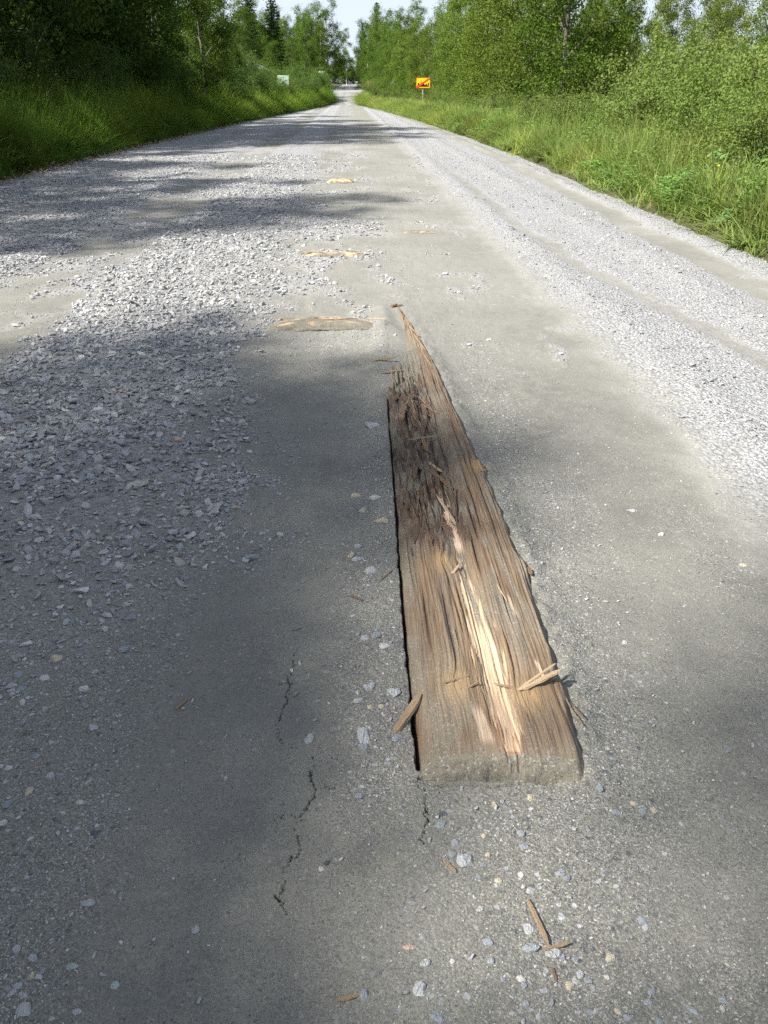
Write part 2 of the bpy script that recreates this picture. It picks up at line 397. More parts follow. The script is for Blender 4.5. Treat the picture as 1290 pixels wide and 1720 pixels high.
def masks(x, y):
    """gravel, tan dust with painted sunlit paleness, grit on the road (0..1)"""
    u = x - AX * y
    n1 = fbm(x * .9, y * .6, 4, 3); n2 = fbm(x * 4, y * 3, 4, 9); n3 = fbm(x * .35, y * .12, 3, 21)
    bl = np.interp(y, [0, 1.0, 1.4, 1.73, 2.06, 2.3, 2.5, 3, 3.85, 4.6, 6, 8, 12, 20, 60], [-.6, -.66, -.78, -.80, -.70, -.56, -.42, -.50, -.70, -.58, -.66, -.75, -.8, -.85, -.9])
    w = u + .20 * n1 + .10 * n2
    left = smooth01(bl + .30, bl - .45, w + .12 * n2)
    dens = np.interp(y, [0, 1.2, 2.0, 2.7, 3.4, 4.2], [.28, .34, .42, .60, .85, .95])
    left = left * dens
    trk = smooth01(-3.25, -2.95, w + .12 * n3) * smooth01(-2.05, -2.35, w + .1 * n3) * smooth01(4.2, 5.2, y)
    left = left * (1 - .93 * trk)
    trk2 = smooth01(-5.2, -4.95, w) * smooth01(-4.2, -4.6, w)
    left = left * (1 - .5 * trk2)
    ur = u + .05 * n1 + .035 * n2
    right = smooth01(1.40, 2.0, ur + .05 * n2)
    right = right * (1 - .75 * smooth01(.17, .05, np.abs(ur - np.interp(y, [0, 5, 6.8, 8.4, 10, 40], [2.66, 2.64, 2.42, 2.24, 2.16, 2.1])) + .05 * n2) * smooth01(30, 14, y))
    c0 = np.interp(y, [0, 9.5, 17, 34, 90], [3.34, 3.37, 3.63, 3.8, 3.6]); c1 = np.interp(y, [0, 10, 16, 28, 90], [3.86, 3.86, 3.96, 4.3, 4.0])
    right = right * (1 - .95 * smooth01(c0 - .05, c0 + .08, ur) * smooth01(c1 + .05, c1 - .08, ur))
    g = np.maximum(left, right)
    # loose patches in the middle of the road further out
    mid = smooth01(-.30, .55, n1 + .55 * n2) * smooth01(4.6, 7.5, y) * smooth01(.75, .05, u) * .75
    mid = np.maximum(mid, smooth01(.25, .8, n1 * .6 + .8 * n2) * smooth01(3, 5, y) * smooth01(.5, .9, u) * .45)
    g = np.maximum(g, mid)
    # wheel track right of the log stays smooth, far dark wheel track
    g = g * (1 - .7 * smooth01(16, 40, y) * smooth01(.35, .7, u) * smooth01(1.5, 1.2, u))
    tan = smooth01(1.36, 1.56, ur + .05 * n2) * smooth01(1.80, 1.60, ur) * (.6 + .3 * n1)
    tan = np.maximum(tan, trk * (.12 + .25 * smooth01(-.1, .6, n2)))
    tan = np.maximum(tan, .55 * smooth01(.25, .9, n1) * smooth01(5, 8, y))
    tan = np.maximum(tan, (.40 + .25 * n1) * smooth01(3.6, 7.5, y) * smooth01(-.9, -.3, u))  # paler centre further out: sunlit brightness painted into the mud colour
    near_log = np.exp(-((x - .0) / .10) ** 2) * smooth01(1.3, 1.5, y) * smooth01(6, 5, y)
    right_log = np.exp(-((x - .60) / .13) ** 2) * smooth01(1.2, 1.6, y) * smooth01(6, 5, y)
    front = np.exp(-(((x - .40) / .22) ** 2 + ((y - 1.36) / .17) ** 2)) + .7 * np.exp(-(((x - .35) / .22) ** 2 + ((y - 1.05) / .17) ** 2))
    grit = np.clip(.8 * near_log + .8 * right_log + front + .25 + .6 * smooth01(-.1, .8, n1 + .4 * n2) + .8 * left + .6 * smooth01(-.42, -.75, u) * smooth01(2.6, 1.8, y), 0, 1)
    smoothmud = smooth01(-.60, -.45, u) * smooth01(-.04, -.14, u) * smooth01(2.6, 2.2, y)
    grit = grit * (1 - .85 * smoothmud)
    return g, tan, grit

def crossbump(x, y):
    b = np.exp(-((y - (5.86 + .03 * np.sin(x * 5))) / .075) ** 2) * smooth01(-.98, -.6, x) * smooth01(.08, -.04, x) * .030
    b = b + np.exp(-((y - 8.62) / .16) ** 2) * smooth01(-1.1, -.8, x) * smooth01(.05, -.15, x) * .020
    b = b + np.exp(-((y - 16.2) / .3) ** 2) * smooth01(-1.4, -1.1, x) * smooth01(-.2, -.5, x) * .025
    b = b + np.exp(-((y - 10.2) / .25) ** 2) * smooth01(-.1, .2, x) * smooth01(.9, .6, x) * .015
    return b

def road_z(x, y, fine=True):
    u = x - AX * y
    z = zprof(y) - .010 * ((u + 1.2) / 5) ** 2 * 4
    z = z + .012 * fbm(x * .8, y * .6, 3, 40)
    rw = 1 + .6 * fbm(x * 2, y * 1.2, 3, 41)
    z = z + rw * (.022 * np.exp(-((u + 1.85) / .22) ** 2) * smooth01(3.5, 5, y) + .026 * np.exp(-((u + 3.3) / .25) ** 2) + .022 * np.exp(-((u - 1.95) / .2) ** 2) + .025 * np.exp(-((u - 3.05) / .2) ** 2) + .03 * np.exp(-((u - 4.05) / .15) ** 2))
    z = z + crossbump(x, y)
    # mud banked against the log at its far end and on its right side
    xr_ = np.interp(y, *LOGR); xl_ = np.interp(y, *LOGL)
    z = z + (.018 + .012 * fbm(x * 14, y * 14, 3, 45)) * np.exp(-((x - xr_ - .015) / .06) ** 2) * smooth01(1.44, 1.52, y) * smooth01(6.9, 5, y)
    z = z + .012 * np.exp(-((x - xl_ + .05) / .08) ** 2) * smooth01(1.5, 1.9, y) * smooth01(6.9, 5, y)
    z = z + .020 * smooth01(-.12, .02, x) * smooth01(xr_ - .05, xr_ - .16, x) * smooth01(4.7, 5.5, y) * smooth01(6.9, 6.2, y)
    if fine:
        g, _, gr = masks(x, y)
        z = z + .0028 * fbm(x * 9, y * 9, 4, 50) * (1 + g) + .0016 * gr * fbm(x * 45, y * 45, 3, 60) + .007 * g
    return z

def build_road():
    us = [-.42]
    st = .0042
    u = -.42
    core = list(np.concatenate([np.arange(-.36, .16, .0028), np.arange(.16, .72, .005)]))
    lft = []; u = core[0]; s = st
    while u > -9.2: s = min(s * 1.022, .16); u -= s; lft.append(u)
    rgt = []; u = core[-1]; s = st
    while u < 6.4: s = min(s * 1.022, .16); u += s; rgt.append(u)
    us = np.array(lft[::-1] + core + rgt)
    ys = []
    for py in np.concatenate([np.arange(1800, 1080, -1.8), np.arange(1080, 300, -2.4)]):
        cy = -(py - 860) / 1380.; dy = math.cos(PITCH) + cy * math.sin(PITCH); dz = -math.sin(PITCH) + cy * math.cos(PITCH)
        ys.append(dy * -CAM_H / dz)
    y = ys[-1]; s = ys[-1] - ys[-2]
    while y < 200: s = min(s * 1.03, .9); y += s; ys.append(y)
    back = []; y = ys[0]; s = .004
    while y > -30: s = min(s * 1.08, .5); y -= s; back.append(y)
    ys = np.array(back[::-1] + ys)
    U, Y = np.meshgrid(us, ys)
    X = U + AX * Y
    x = X.ravel(); y = Y.ravel()
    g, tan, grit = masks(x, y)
    z = road_z(x, y, False) + .0028 * fbm(x * 9, y * 9, 4, 50) * (1 + g) + .0016 * grit * fbm(x * 45, y * 45, 3, 60) + .007 * g
    # gap along the left side of the log and under its end
    near = (np.abs(x) < 1) & (y > .8) & (y < 7)
    xi = x[near]; yi = y[near]; dz = np.zeros(xi.shape)
    xl_ = np.interp(yi, *LOGL); xr_ = np.interp(yi, *LOGR)
    gw = (.0015 + .009 * np.clip(fbm(yi * 11, yi * 0 + 2, 4, 71), -.5, 1)) * smooth01(3.7, 2.6, yi) * (1 + .5 * smooth01(1.75, 1.55, yi))
    gd = smooth01(0, .004, gw - np.maximum(0, xl_ - xi)) * (xi < (xl_ + xr_) / 2) * (yi > 1.50)
    dz -= .07 * gd
    inside = (xi > xl_) & (xi < xr_ - .02) & (yi > 1.53) & (yi < 4.3)
    dz = np.where(inside, -.07, dz)
    for pts, hw in CRACKS:
        jx = xi + .010 * perlin(yi * 38, xi * 38, 80) + .006 * perlin(yi * 120, xi * 120, 82); jy = yi + .006 * perlin(xi * 70, yi * 70, 81)
        d, w = poly_dist(jx, jy, pts); w = w * .62
        dz = np.minimum(dz, -.016 * smooth01(hw * w, hw * w * .3, d) * smooth01(-.45, .0, perlin(xi * 30 + 5, yi * 30, 83) + .25))
    z[near] += dz
    # outside the carriageway the sheet dives under the verge
    wob = .22 * fbm(x * .5, y * .5, 4, 90) + .08 * fbm(x * 3, y * 3, 2, 91)
    out = np.maximum(xleft(y) - x + wob, x - xright(y) + wob)
    z -= .35 * smooth01(0, .9, out)
    nx = len(us); ny = len(ys)
    i = np.arange(nx * ny).reshape(ny, nx)
    F = np.stack([i[:-1, :-1], i[:-1, 1:], i[1:, 1:], i[1:, :-1]], -1).reshape(-1, 4)
    me = np_mesh('road', np.stack([x, y, z], 1), F, M_ROAD, True)
    fines = np.where(x - AX * y < .8, np.interp(y, [0, 3, 8, 16], [.50, .55, .75, 1.0]), 1.0)
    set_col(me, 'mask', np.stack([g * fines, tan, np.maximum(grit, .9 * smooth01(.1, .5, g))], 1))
    o = link('road', me); tag(o, 'grey gravel road with packed mud wheel tracks', kind='structure')

def land_z(x, y):
    outl = xleft(y) - x; outr = x - xright(y)
    z = zprof(y) - .10
    z = z + .16 * smooth01(-.35, .3, np.maximum(outl, outr))
    z = z + .45 * smooth01(.4, 4, outl) - .30 * smooth01(.5, 2.5, outr) + .5 * smooth01(3, 8, outr)
    z = z + .06 * fbm(x * .4, y * .4, 3, 100) * smooth01(0, 1, np.maximum(outl, outr)) + .8 * fbm(x * .015, y * .015, 2, 101) * smooth01(15, 60, np.maximum(outl, outr))
    sr = smooth01(3, 0, np.maximum(np.abs(y - 141.5) - 4.5, 0)) * smooth01(80, 50, np.abs(x))
    return z * (1 - sr) + (zprof(y) - .12) * sr

def build_land():
    xs = np.concatenate([-np.geomspace(22, 900, 26)[::-1], np.arange(-21, 19, .35), np.geomspace(19.5, 900, 26)])
    ys = np.concatenate([-np.geomspace(31, 500, 14)[::-1], np.arange(-30, 60, .7), np.arange(60, 205, 1.2), np.geomspace(206, 1300, 26)])
    X, Y = np.meshgrid(xs, ys); x = X.ravel(); y = Y.ravel(); z = land_z(x, y)
    nx = len(xs); ny = len(ys); i = np.arange(nx * ny).reshape(ny, nx)
    F = np.stack([i[:-1, :-1], i[:-1, 1:], i[1:, 1:], i[1:, :-1]], -1).reshape(-1, 4)
    o = link('ground', np_mesh('ground', np.stack([x, y, z], 1), F, M_SOIL, True)); tag(o, 'dark soil of the grassy verges and wood', kind='structure')
    # crossing road at the junction
    xs = np.arange(-60, 60, 1.0); ys = np.arange(137.6, 146, .7)
    X, Y = np.meshgrid(xs, ys); x = X.ravel(); y = Y.ravel(); y2 = y + .004 * x * x * 0
    z = zprof(y) + .03
    nx = len(xs); ny = len(ys); i = np.arange(nx * ny).reshape(ny, nx)
    F = np.stack([i[:-1, :-1], i[:-1, 1:], i[1:, 1:], i[1:, :-1]], -1).reshape(-1, 4)
    me = np_mesh('side_road', np.stack([x, y2, z], 1), F, M_ROAD, True)
    set_col(me, 'mask', np.tile([.8, .3, .5], (len(x), 1)))
    o = link('side_road', me); tag(o, 'pale gravel road crossing at the far junction', kind='structure')

build_road(); build_land()

# ------------------------------------------------------------------ point-instanced stuff
def instancer(name, pts, rot, scl, tint, idx, sources, label, cat):
    me = bpy.data.meshes.new(name)
    n = len(pts); me.vertices.add(n); me.vertices.foreach_set('co', np.asarray(pts, np.float32).ravel())
    for nm, typ, key, arr in (('rot', 'FLOAT_VECTOR', 'vector', rot), ('scl', 'FLOAT_VECTOR', 'vector', scl)):
        a = me.attributes.new(nm, typ, 'POINT'); a.data.foreach_set(key, np.asarray(arr, np.float32).ravel())
    a = me.attributes.new('idx', 'INT', 'POINT'); a.data.foreach_set('value', np.asarray(idx, np.int32))
    set_col(me, 'tint', tint)
    o = link(name, me); tag(o, label, cat, kind='stuff')
    src = bpy.data.collections.new(name + '_pieces')
    for k, sm in enumerate(sources):
        src.objects.link(bpy.data.objects.new('%s_piece_%02d' % (name, k), sm))
    ng = bpy.data.node_groups.new(name + '_scatter', 'GeometryNodeTree')
    ng.interface.new_socket('Geometry', in_out='INPUT', socket_type='NodeSocketGeometry')
    ng.interface.new_socket('Geometry', in_out='OUTPUT', socket_type='NodeSocketGeometry')
    N = ng.nodes; L = ng.links
    gi = N.new('NodeGroupInput'); go = N.new('NodeGroupOutput')
    ci = N.new('GeometryNodeCollectionInfo'); ci.inputs['Collection'].default_value = src
    ci.inputs['Separate Children'].default_value = True; ci.inputs['Reset Children'].default_value = True
    ip = N.new('GeometryNodeInstanceOnPoints'); ip.inputs['Pick Instance'].default_value = True
    def at(nm, typ):
        a = N.new('GeometryNodeInputNamedAttribute'); a.data_type = typ; a.inputs['Name'].default_value = nm; return a.outputs['Attribute']
    e2r = N.new('FunctionNodeEulerToRotation')
    L.new(gi.outputs[0], ip.inputs['Points']); L.new(ci.outputs[0], ip.inputs['Instance'])
    L.new(at('idx', 'INT'), ip.inputs['Instance Index']); L.new(at('rot', 'FLOAT_VECTOR'), e2r.inputs[0])
    L.new(e2r.outputs[0], ip.inputs['Rotation']); L.new(at('scl', 'FLOAT_VECTOR'), ip.inputs['Scale'])
    L.new(ip.outputs[0], go.inputs[0])
    md = o.modifiers.new('scatter', 'NODES'); md.node_group = ng
    return o

def hull_stone(seed, n=16, flat=.75, mat=None, bev=.06):
    rnd = random.Random(seed); bm = bmesh.new()
    for _ in range(n):
        v = Vector((rnd.gauss(0, 1), rnd.gauss(0, 1), rnd.gauss(0, 1))).normalized()
        v *= rnd.uniform(.8, 1.0)
        bm.verts.new((v.x * .5 * rnd.uniform(.9, 1.1), v.y * .5 * rnd.uniform(.8, 1), v.z * .5 * flat))
    r = bmesh.ops.convex_hull(bm, input=bm.verts)
    junk = [e for e in r['geom_interior'] if isinstance(e, bmesh.types.BMVert)]
    if junk: bmesh.ops.delete(bm, geom=junk, context='VERTS')
    if bev:
        bmesh.ops.dissolve_limit(bm, angle_limit=R(14), verts=bm.verts, edges=bm.edges)
        bmesh.ops.bevel(bm, geom=bm.edges[:], offset=bev, segments=1, affect='EDGES')
    return bm_mesh('stone', bm, mat, False)

STONES = [hull_stone(100 + k, 11 + k % 4, .62 + .05 * (k % 5), M_STONE, 0) for k in range(9)]
rng = np.random.default_rng(5)

def build_gravel():
    P = []; 
    def sample(n, y0, y1, power, d_of):
        y = y0 + (y1 - y0) * rng.random(n) ** power
        return y
    # candidates: density falls off with distance
    xs = []; ys = []; ss = []
    bands = [(.75, 2.2, 5200), (2.2, 4, 4600), (4, 6.5, 3200), (6.5, 10, 2400), (10, 15, 1300), (15, 24, 600)]
    for (y0, y1, dn) in bands:
        hw = .50 * y1 + .6
        x0, x1 = max(-7.6, -hw), min(4.6, hw)
        n = int(dn * (y1 - y0) * (x1 - x0)); x = rng.uniform(x0, x1, n); y = rng.uniform(y0, y1, n)
        xs.append(x); ys.append(y)
    x = np.concatenate(xs); y = np.concatenate(ys)
    k = np.abs(x) < .47 * y + .45; x = x[k]; y = y[k]
    k = (x > xleft(y) - .1) & (x < xright(y) + .15); x = x[k]; y = y[k]
    g, tan, grit = masks(x, y)
    clump = .35 + 1.2 * np.clip(fbm(x * 2.2, y * 2.2, 4, 33) + .35, 0, 1)
    prob = np.clip(g, 0, 1) ** 1.25 * clump * .9 * np.where(x > .9, .42, 1.6) + .010 + .045 * grit
    k = rng.random(len(x)) < prob
    x = x[k]; y = y[k]; g = g[k]; grit = grit[k]
    k = ~((x > np.interp(y, *LOGL) - .015) & (x < np.interp(y, *LOGR) + .01) & (y > 1.48) & (y < 6.6)); x, y, g, grit = x[k], y[k], g[k], grit[k]
    n = len(x)
    med = .0072 + .0045 * g
    med = med * np.interp(y, [0, 2, 4, 8, 15, 24], [.75, 1.05, 1.30, 1.15, 1.35, 1.6])
    s = np.clip(med * np.exp(rng.normal(0, .62, n)), .004, .055 + .002 * y)
    s = s * np.where(x > .9, .62, 1.18)
    big = rng.random(n) < .018 * g; s[big] *= 1.9; s = np.minimum(s, .060); s = np.where(g < .3, np.minimum(s, .015), s)
    z = road_z(x, y) + s * .14
    asp = np.stack([s * rng.uniform(.85, 1.45, n), s * rng.uniform(.75, 1.1, n), s * rng.uniform(.55, .9, n)], 1)
    rot = np.stack([rng.normal(0, .35, n), rng.normal(0, .35, n), rng.uniform(0, 6.28, n)], 1)
    pal = np.array([(.355, .365, .375), (.44, .445, .44), (.27, .28, .295), (.54, .53, .51), (.19, .20, .205), (.66, .64, .60), (.46, .39, .32), (.40, .40, .37)])
    w = np.array([.24, .2, .17, .11, .1, .07, .04, .07])
    # fine grit pressed into the mud close to the viewer
    m = 90000
    yg = .75 + 3.6 * rng.random(m) ** 1.4; xg = (rng.random(m) - .5) * (1.0 * yg + .5)
    gg, _, qg = masks(xg, yg)
    keep = rng.random(m) < np.clip(.05 + .95 * np.maximum(qg, gg) ** 1.5, 0, 1) * (.35 + .9 * np.clip(fbm(xg * 5, yg * 5, 3, 37) + .3, 0, 1))
    keep &= ~((xg > np.interp(yg, *LOGL) - .012) & (xg < np.interp(yg, *LOGR) + .005) & (yg > 1.455) & (yg < 6.6))
    xg, yg = xg[keep], yg[keep]; mg = len(xg)
    sg_ = np.clip(.0034 * np.exp(rng.normal(0, .40, mg)), .0018, .009) * np.interp(yg, [.7, 2, 4.5], [.85, 1.1, 1.7])
    zg = road_z(xg, yg) + sg_ * .05
    x = np.concatenate([x, xg]); y = np.concatenate([y, yg]); z = np.concatenate([z, zg])
    asp = np.concatenate([asp, np.stack([sg_ * rng.uniform(.9, 1.5, mg), sg_ * rng.uniform(.8, 1.1, mg), sg_ * rng.uniform(.6, 1.0, mg)], 1)])
    rot = np.concatenate([rot, np.stack([rng.normal(0, .3, mg), rng.normal(0, .3, mg), rng.uniform(0, 6.28, mg)], 1)])
    n = len(x)
    t = pal[rng.choice(len(pal), n, p=w)] * rng.uniform(.72, 1.20, (n, 1)) * np.where(x > .9, .9, .98)[:, None]
    instancer('gravel', np.stack([x, y, z], 1), rot, asp, t, rng.integers(0, len(STONES), n), STONES, 'loose blue-grey crushed gravel spread over the road', 'gravel')
    return n
NG = build_gravel()

# ------------------------------------------------------------------ verge grass
def blade_tuft(seed, nb, h, spread, w, lean, dry=.1):
    rnd = random.Random(seed); V = []; F = []; C = []
    for _ in range(nb):
        a = rnd.uniform(0, 6.283); r = spread * math.sqrt(rnd.random()); bx, by = r * math.cos(a), r * math.sin(a)
        da = rnd.uniform(0, 6.283); hh = h * rnd.uniform(.55, 1.1); ln = lean * rnd.uniform(.3, 1.5) * hh
        ww = w * rnd.uniform(.6, 1.2); px, py = -math.sin(da), math.cos(da); sgn = len(V)
        isdry = 1.0 if rnd.random() < dry else rnd.uniform(0, .25); tone = rnd.random()
        for k in range(4):
            t = k / 3; cx = bx + math.cos(da) * ln * t ** 2; cy = by + math.sin(da) * ln * t ** 2
            zz = hh * (t - .22 * lean * t * t); wk = ww * (1 - .92 * t ** 1.5)
            V += [(cx - px * wk / 2, cy - py * wk / 2, zz), (cx + px * wk / 2, cy + py * wk / 2, zz)]
            C += [(min(1, .25 + .55 * t + .3 * (tone - .5)), isdry, tone)] * 2
        for k in range(3):
            b = sgn + 2 * k; F.append((b, b + 1, b + 3, b + 2))
    me = np_mesh('tuft', V, F, M_GRASS, True); set_col(me, 'leaf', C); return me

TUFTS = [blade_tuft(300 + k, 15, 1.0, .13, .019, .42 + .1 * (k % 3), .06) for k in range(6)] + \
        [blade_tuft(320 + k, 11, .8, .15, .034, .85, .03) for k in range(2)] + [blade_tuft(330 + k, 9, 1.15, .07, .010, .3, .85) for k in range(2)]

def build_grass(side):
    ny = 46000
    y = -6 + 128 * rng.random(ny) ** 1.55
    e = rng.random(ny) ** .8 * (4.2 if side < 0 else 4.6) - .12
    wob = .22 * fbm((xleft(y) if side < 0 else xright(y)) * .5, y * .5, 4, 90)
    x = (xleft(y) - e) if side < 0 else (xright(y) + e)
    e = e + rng.normal(0, .06, ny)
    z = land_z(x, y) - .02
    hn = fbm(x * .7, y * .7, 3, 120)
    if side < 0: hh = np.interp(e, [-.2, .15, .5, 1.0, 2.2, 4], [.14, .36, .90, 1.30, 1.50, 1.40])
    else: hh = np.interp(e, [-.2, .1, .4, .9, 1.6, 2.4, 4.6], [.14, .36, .66, .86, .84, .70, .55])
    hh = hh * np.clip(1 + .6 * hn, .5, 1.4) * rng.uniform(.75, 1.2, ny)
    k = (e > .0) | (rng.random(ny) < .35)
    k &= (hn + .9 * rng.random(ny) > -.35)
    x, y, z, hh, e, hn = x[k], y[k], z[k], hh[k], e[k], hn[k]; n = len(x)
    wd = np.interp(y, [0, 15, 40, 120], [.75, .85, 1.3, 2.2])
    scl = np.stack([wd, wd, hh], 1) * np.array([1, 1, 1])
    rot = np.stack([rng.normal(0, .10, n), rng.normal(0, .10, n), rng.uniform(0, 6.28, n)], 1)
    tn = rng.uniform(.75, 1.25, (n, 1)) * (1 + .5 * fbm(x * .45, y * .45, 3, 130))[:, None]
    base = np.array([(.95, 1.05, .78)]) if side < 0 else np.array([(1.48, 1.36, 1.6)])  # left tufts tinted darker for shade, right tufts paler for sun
    yel = np.clip(fbm(x * .5, y * .3, 3, 140), 0, 1)[:, None]
    t = base * tn * (1 + yel * np.array([(.5, .18, .1)]))
    idx = rng.integers(0, 8, n); d = rng.random(n) < (.05 + .12 * (e < .35)); idx[d] = rng.integers(8, 10, d.sum())
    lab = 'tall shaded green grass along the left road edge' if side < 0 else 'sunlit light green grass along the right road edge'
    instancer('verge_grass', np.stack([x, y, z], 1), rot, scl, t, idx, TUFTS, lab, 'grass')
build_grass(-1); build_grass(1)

def weed_clump(seed):
    r_ = np.random.default_rng(seed); k = 16
    cen = np.stack([r_.normal(0, .10, k), r_.normal(0, .10, k), r_.uniform(.15, 1.0, k)], 1); per = 9; n = k * per
    p = np.repeat(cen, per, 0) + r_.normal(0, 1, (n, 3)) * np.array([.09, .09, .07])
    nr = r_.normal(0, .6, (n, 3)); nr[:, 2] += .8; nr /= np.linalg.norm(nr, axis=1)[:, None]
    t = np.cross(nr, r_.normal(0, 1, (n, 3))); t /= np.linalg.norm(t, axis=1)[:, None]; b = np.cross(nr, t); sz = r_.uniform(.05, .11, (n, 1))
    V = np.stack([p - t * sz * .5, p + b * sz * .27, p + t * sz * .6 - nr * sz * .2, p - b * sz * .27], 1).reshape(-1, 3)
    me = np_mesh('weed', V, np.arange(n * 4).reshape(n, 4), M_GRASS); set_col(me, 'leaf', np.repeat(np.stack([.35 + .6 * r_.random(n), .2 * r_.random(n), r_.random(n)], 1), 4, 0)); return me
WEEDS = [weed_clump(350 + k) for k in range(4)]
def build_weeds():
    n = 8500; y = 5 + 100 * rng.random(n) ** 1.7; sd = np.where(rng.random(n) < .5, -1, 1); e = rng.uniform(.15, 4.4, n)
    x = np.where(sd < 0, xleft(y) - e, xright(y) + e); c = fbm(x * .6, y * .6, 3, 150); k = c + .5 * rng.random(n) > .12
    x, y, sd, e = x[k], y[k], sd[k], e[k]; n = len(x)
    h = np.interp(e, [0, .5, 1.5, 4.4], [.15, .45, .85, 1.0]) * rng.uniform(.6, 1.25, n) * np.where(sd < 0, 1.25, 1.0); w = rng.uniform(.7, 1.3, n) * np.interp(y, [0, 20, 100], [.8, 1, 1.8])
    t = np.where(sd[:, None] < 0, np.array([(.75, .9, .75)]), np.array([(1.2, 1.3, 1.6)])) * rng.uniform(.7, 1.3, (n, 1)) * (1 + rng.normal(0, .08, (n, 3)))  # shade on the left and sun on the right put into the weed tint
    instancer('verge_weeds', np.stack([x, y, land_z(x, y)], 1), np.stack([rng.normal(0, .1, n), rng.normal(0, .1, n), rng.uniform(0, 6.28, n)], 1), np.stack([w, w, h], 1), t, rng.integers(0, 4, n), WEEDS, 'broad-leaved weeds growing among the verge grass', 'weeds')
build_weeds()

# dead straw lying along the left road edge
def build_straw():
    V = []; F = []; C = []
    rnd = random.Random(44)
    me0 = []
    n = 2600
    y = 8 + 45 * rng.random(n) ** 1.6; e = rng.normal(-.10, .20, n)
    x = xleft(y) - e; z = np.maximum(land_z(x, y), road_z(x, y, False) - .35 * smooth01(0, .9, e)) + .015 + .05 * rng.random(n)
    for i in range(n):
        a = rnd.uniform(0, 6.28); L = rnd.uniform(.08, .3); w = rnd.uniform(.004, .008) * (1 + y[i] / 25)
        dx, dy = math.cos(a) * L / 2, math.sin(a) * L / 2; qx, qy = -math.sin(a) * w, math.cos(a) * w; tz = rnd.uniform(-.04, .04)
        b = len(V)
        V += [(x[i] - dx - qx, y[i] - dy - qy, z[i] - tz), (x[i] - dx + qx, y[i] - dy + qy, z[i] - tz), (x[i] + dx + qx, y[i] + dy + qy, z[i] + tz), (x[i] + dx - qx, y[i] + dy - qy, z[i] + tz),
              (x[i], y[i], z[i] + w * 1.5)]
        F += [(b, b + 1, b + 4, b + 4), ]
        F[-1] = (b, b + 1, b + 2, b + 3)
    me = np_mesh('straw_litter', V, F, M_SPL_TAN); o = link('straw_litter', me)
    tag(o, 'dead straw litter lying along the left road edge', 'straw', kind='stuff')
build_straw()

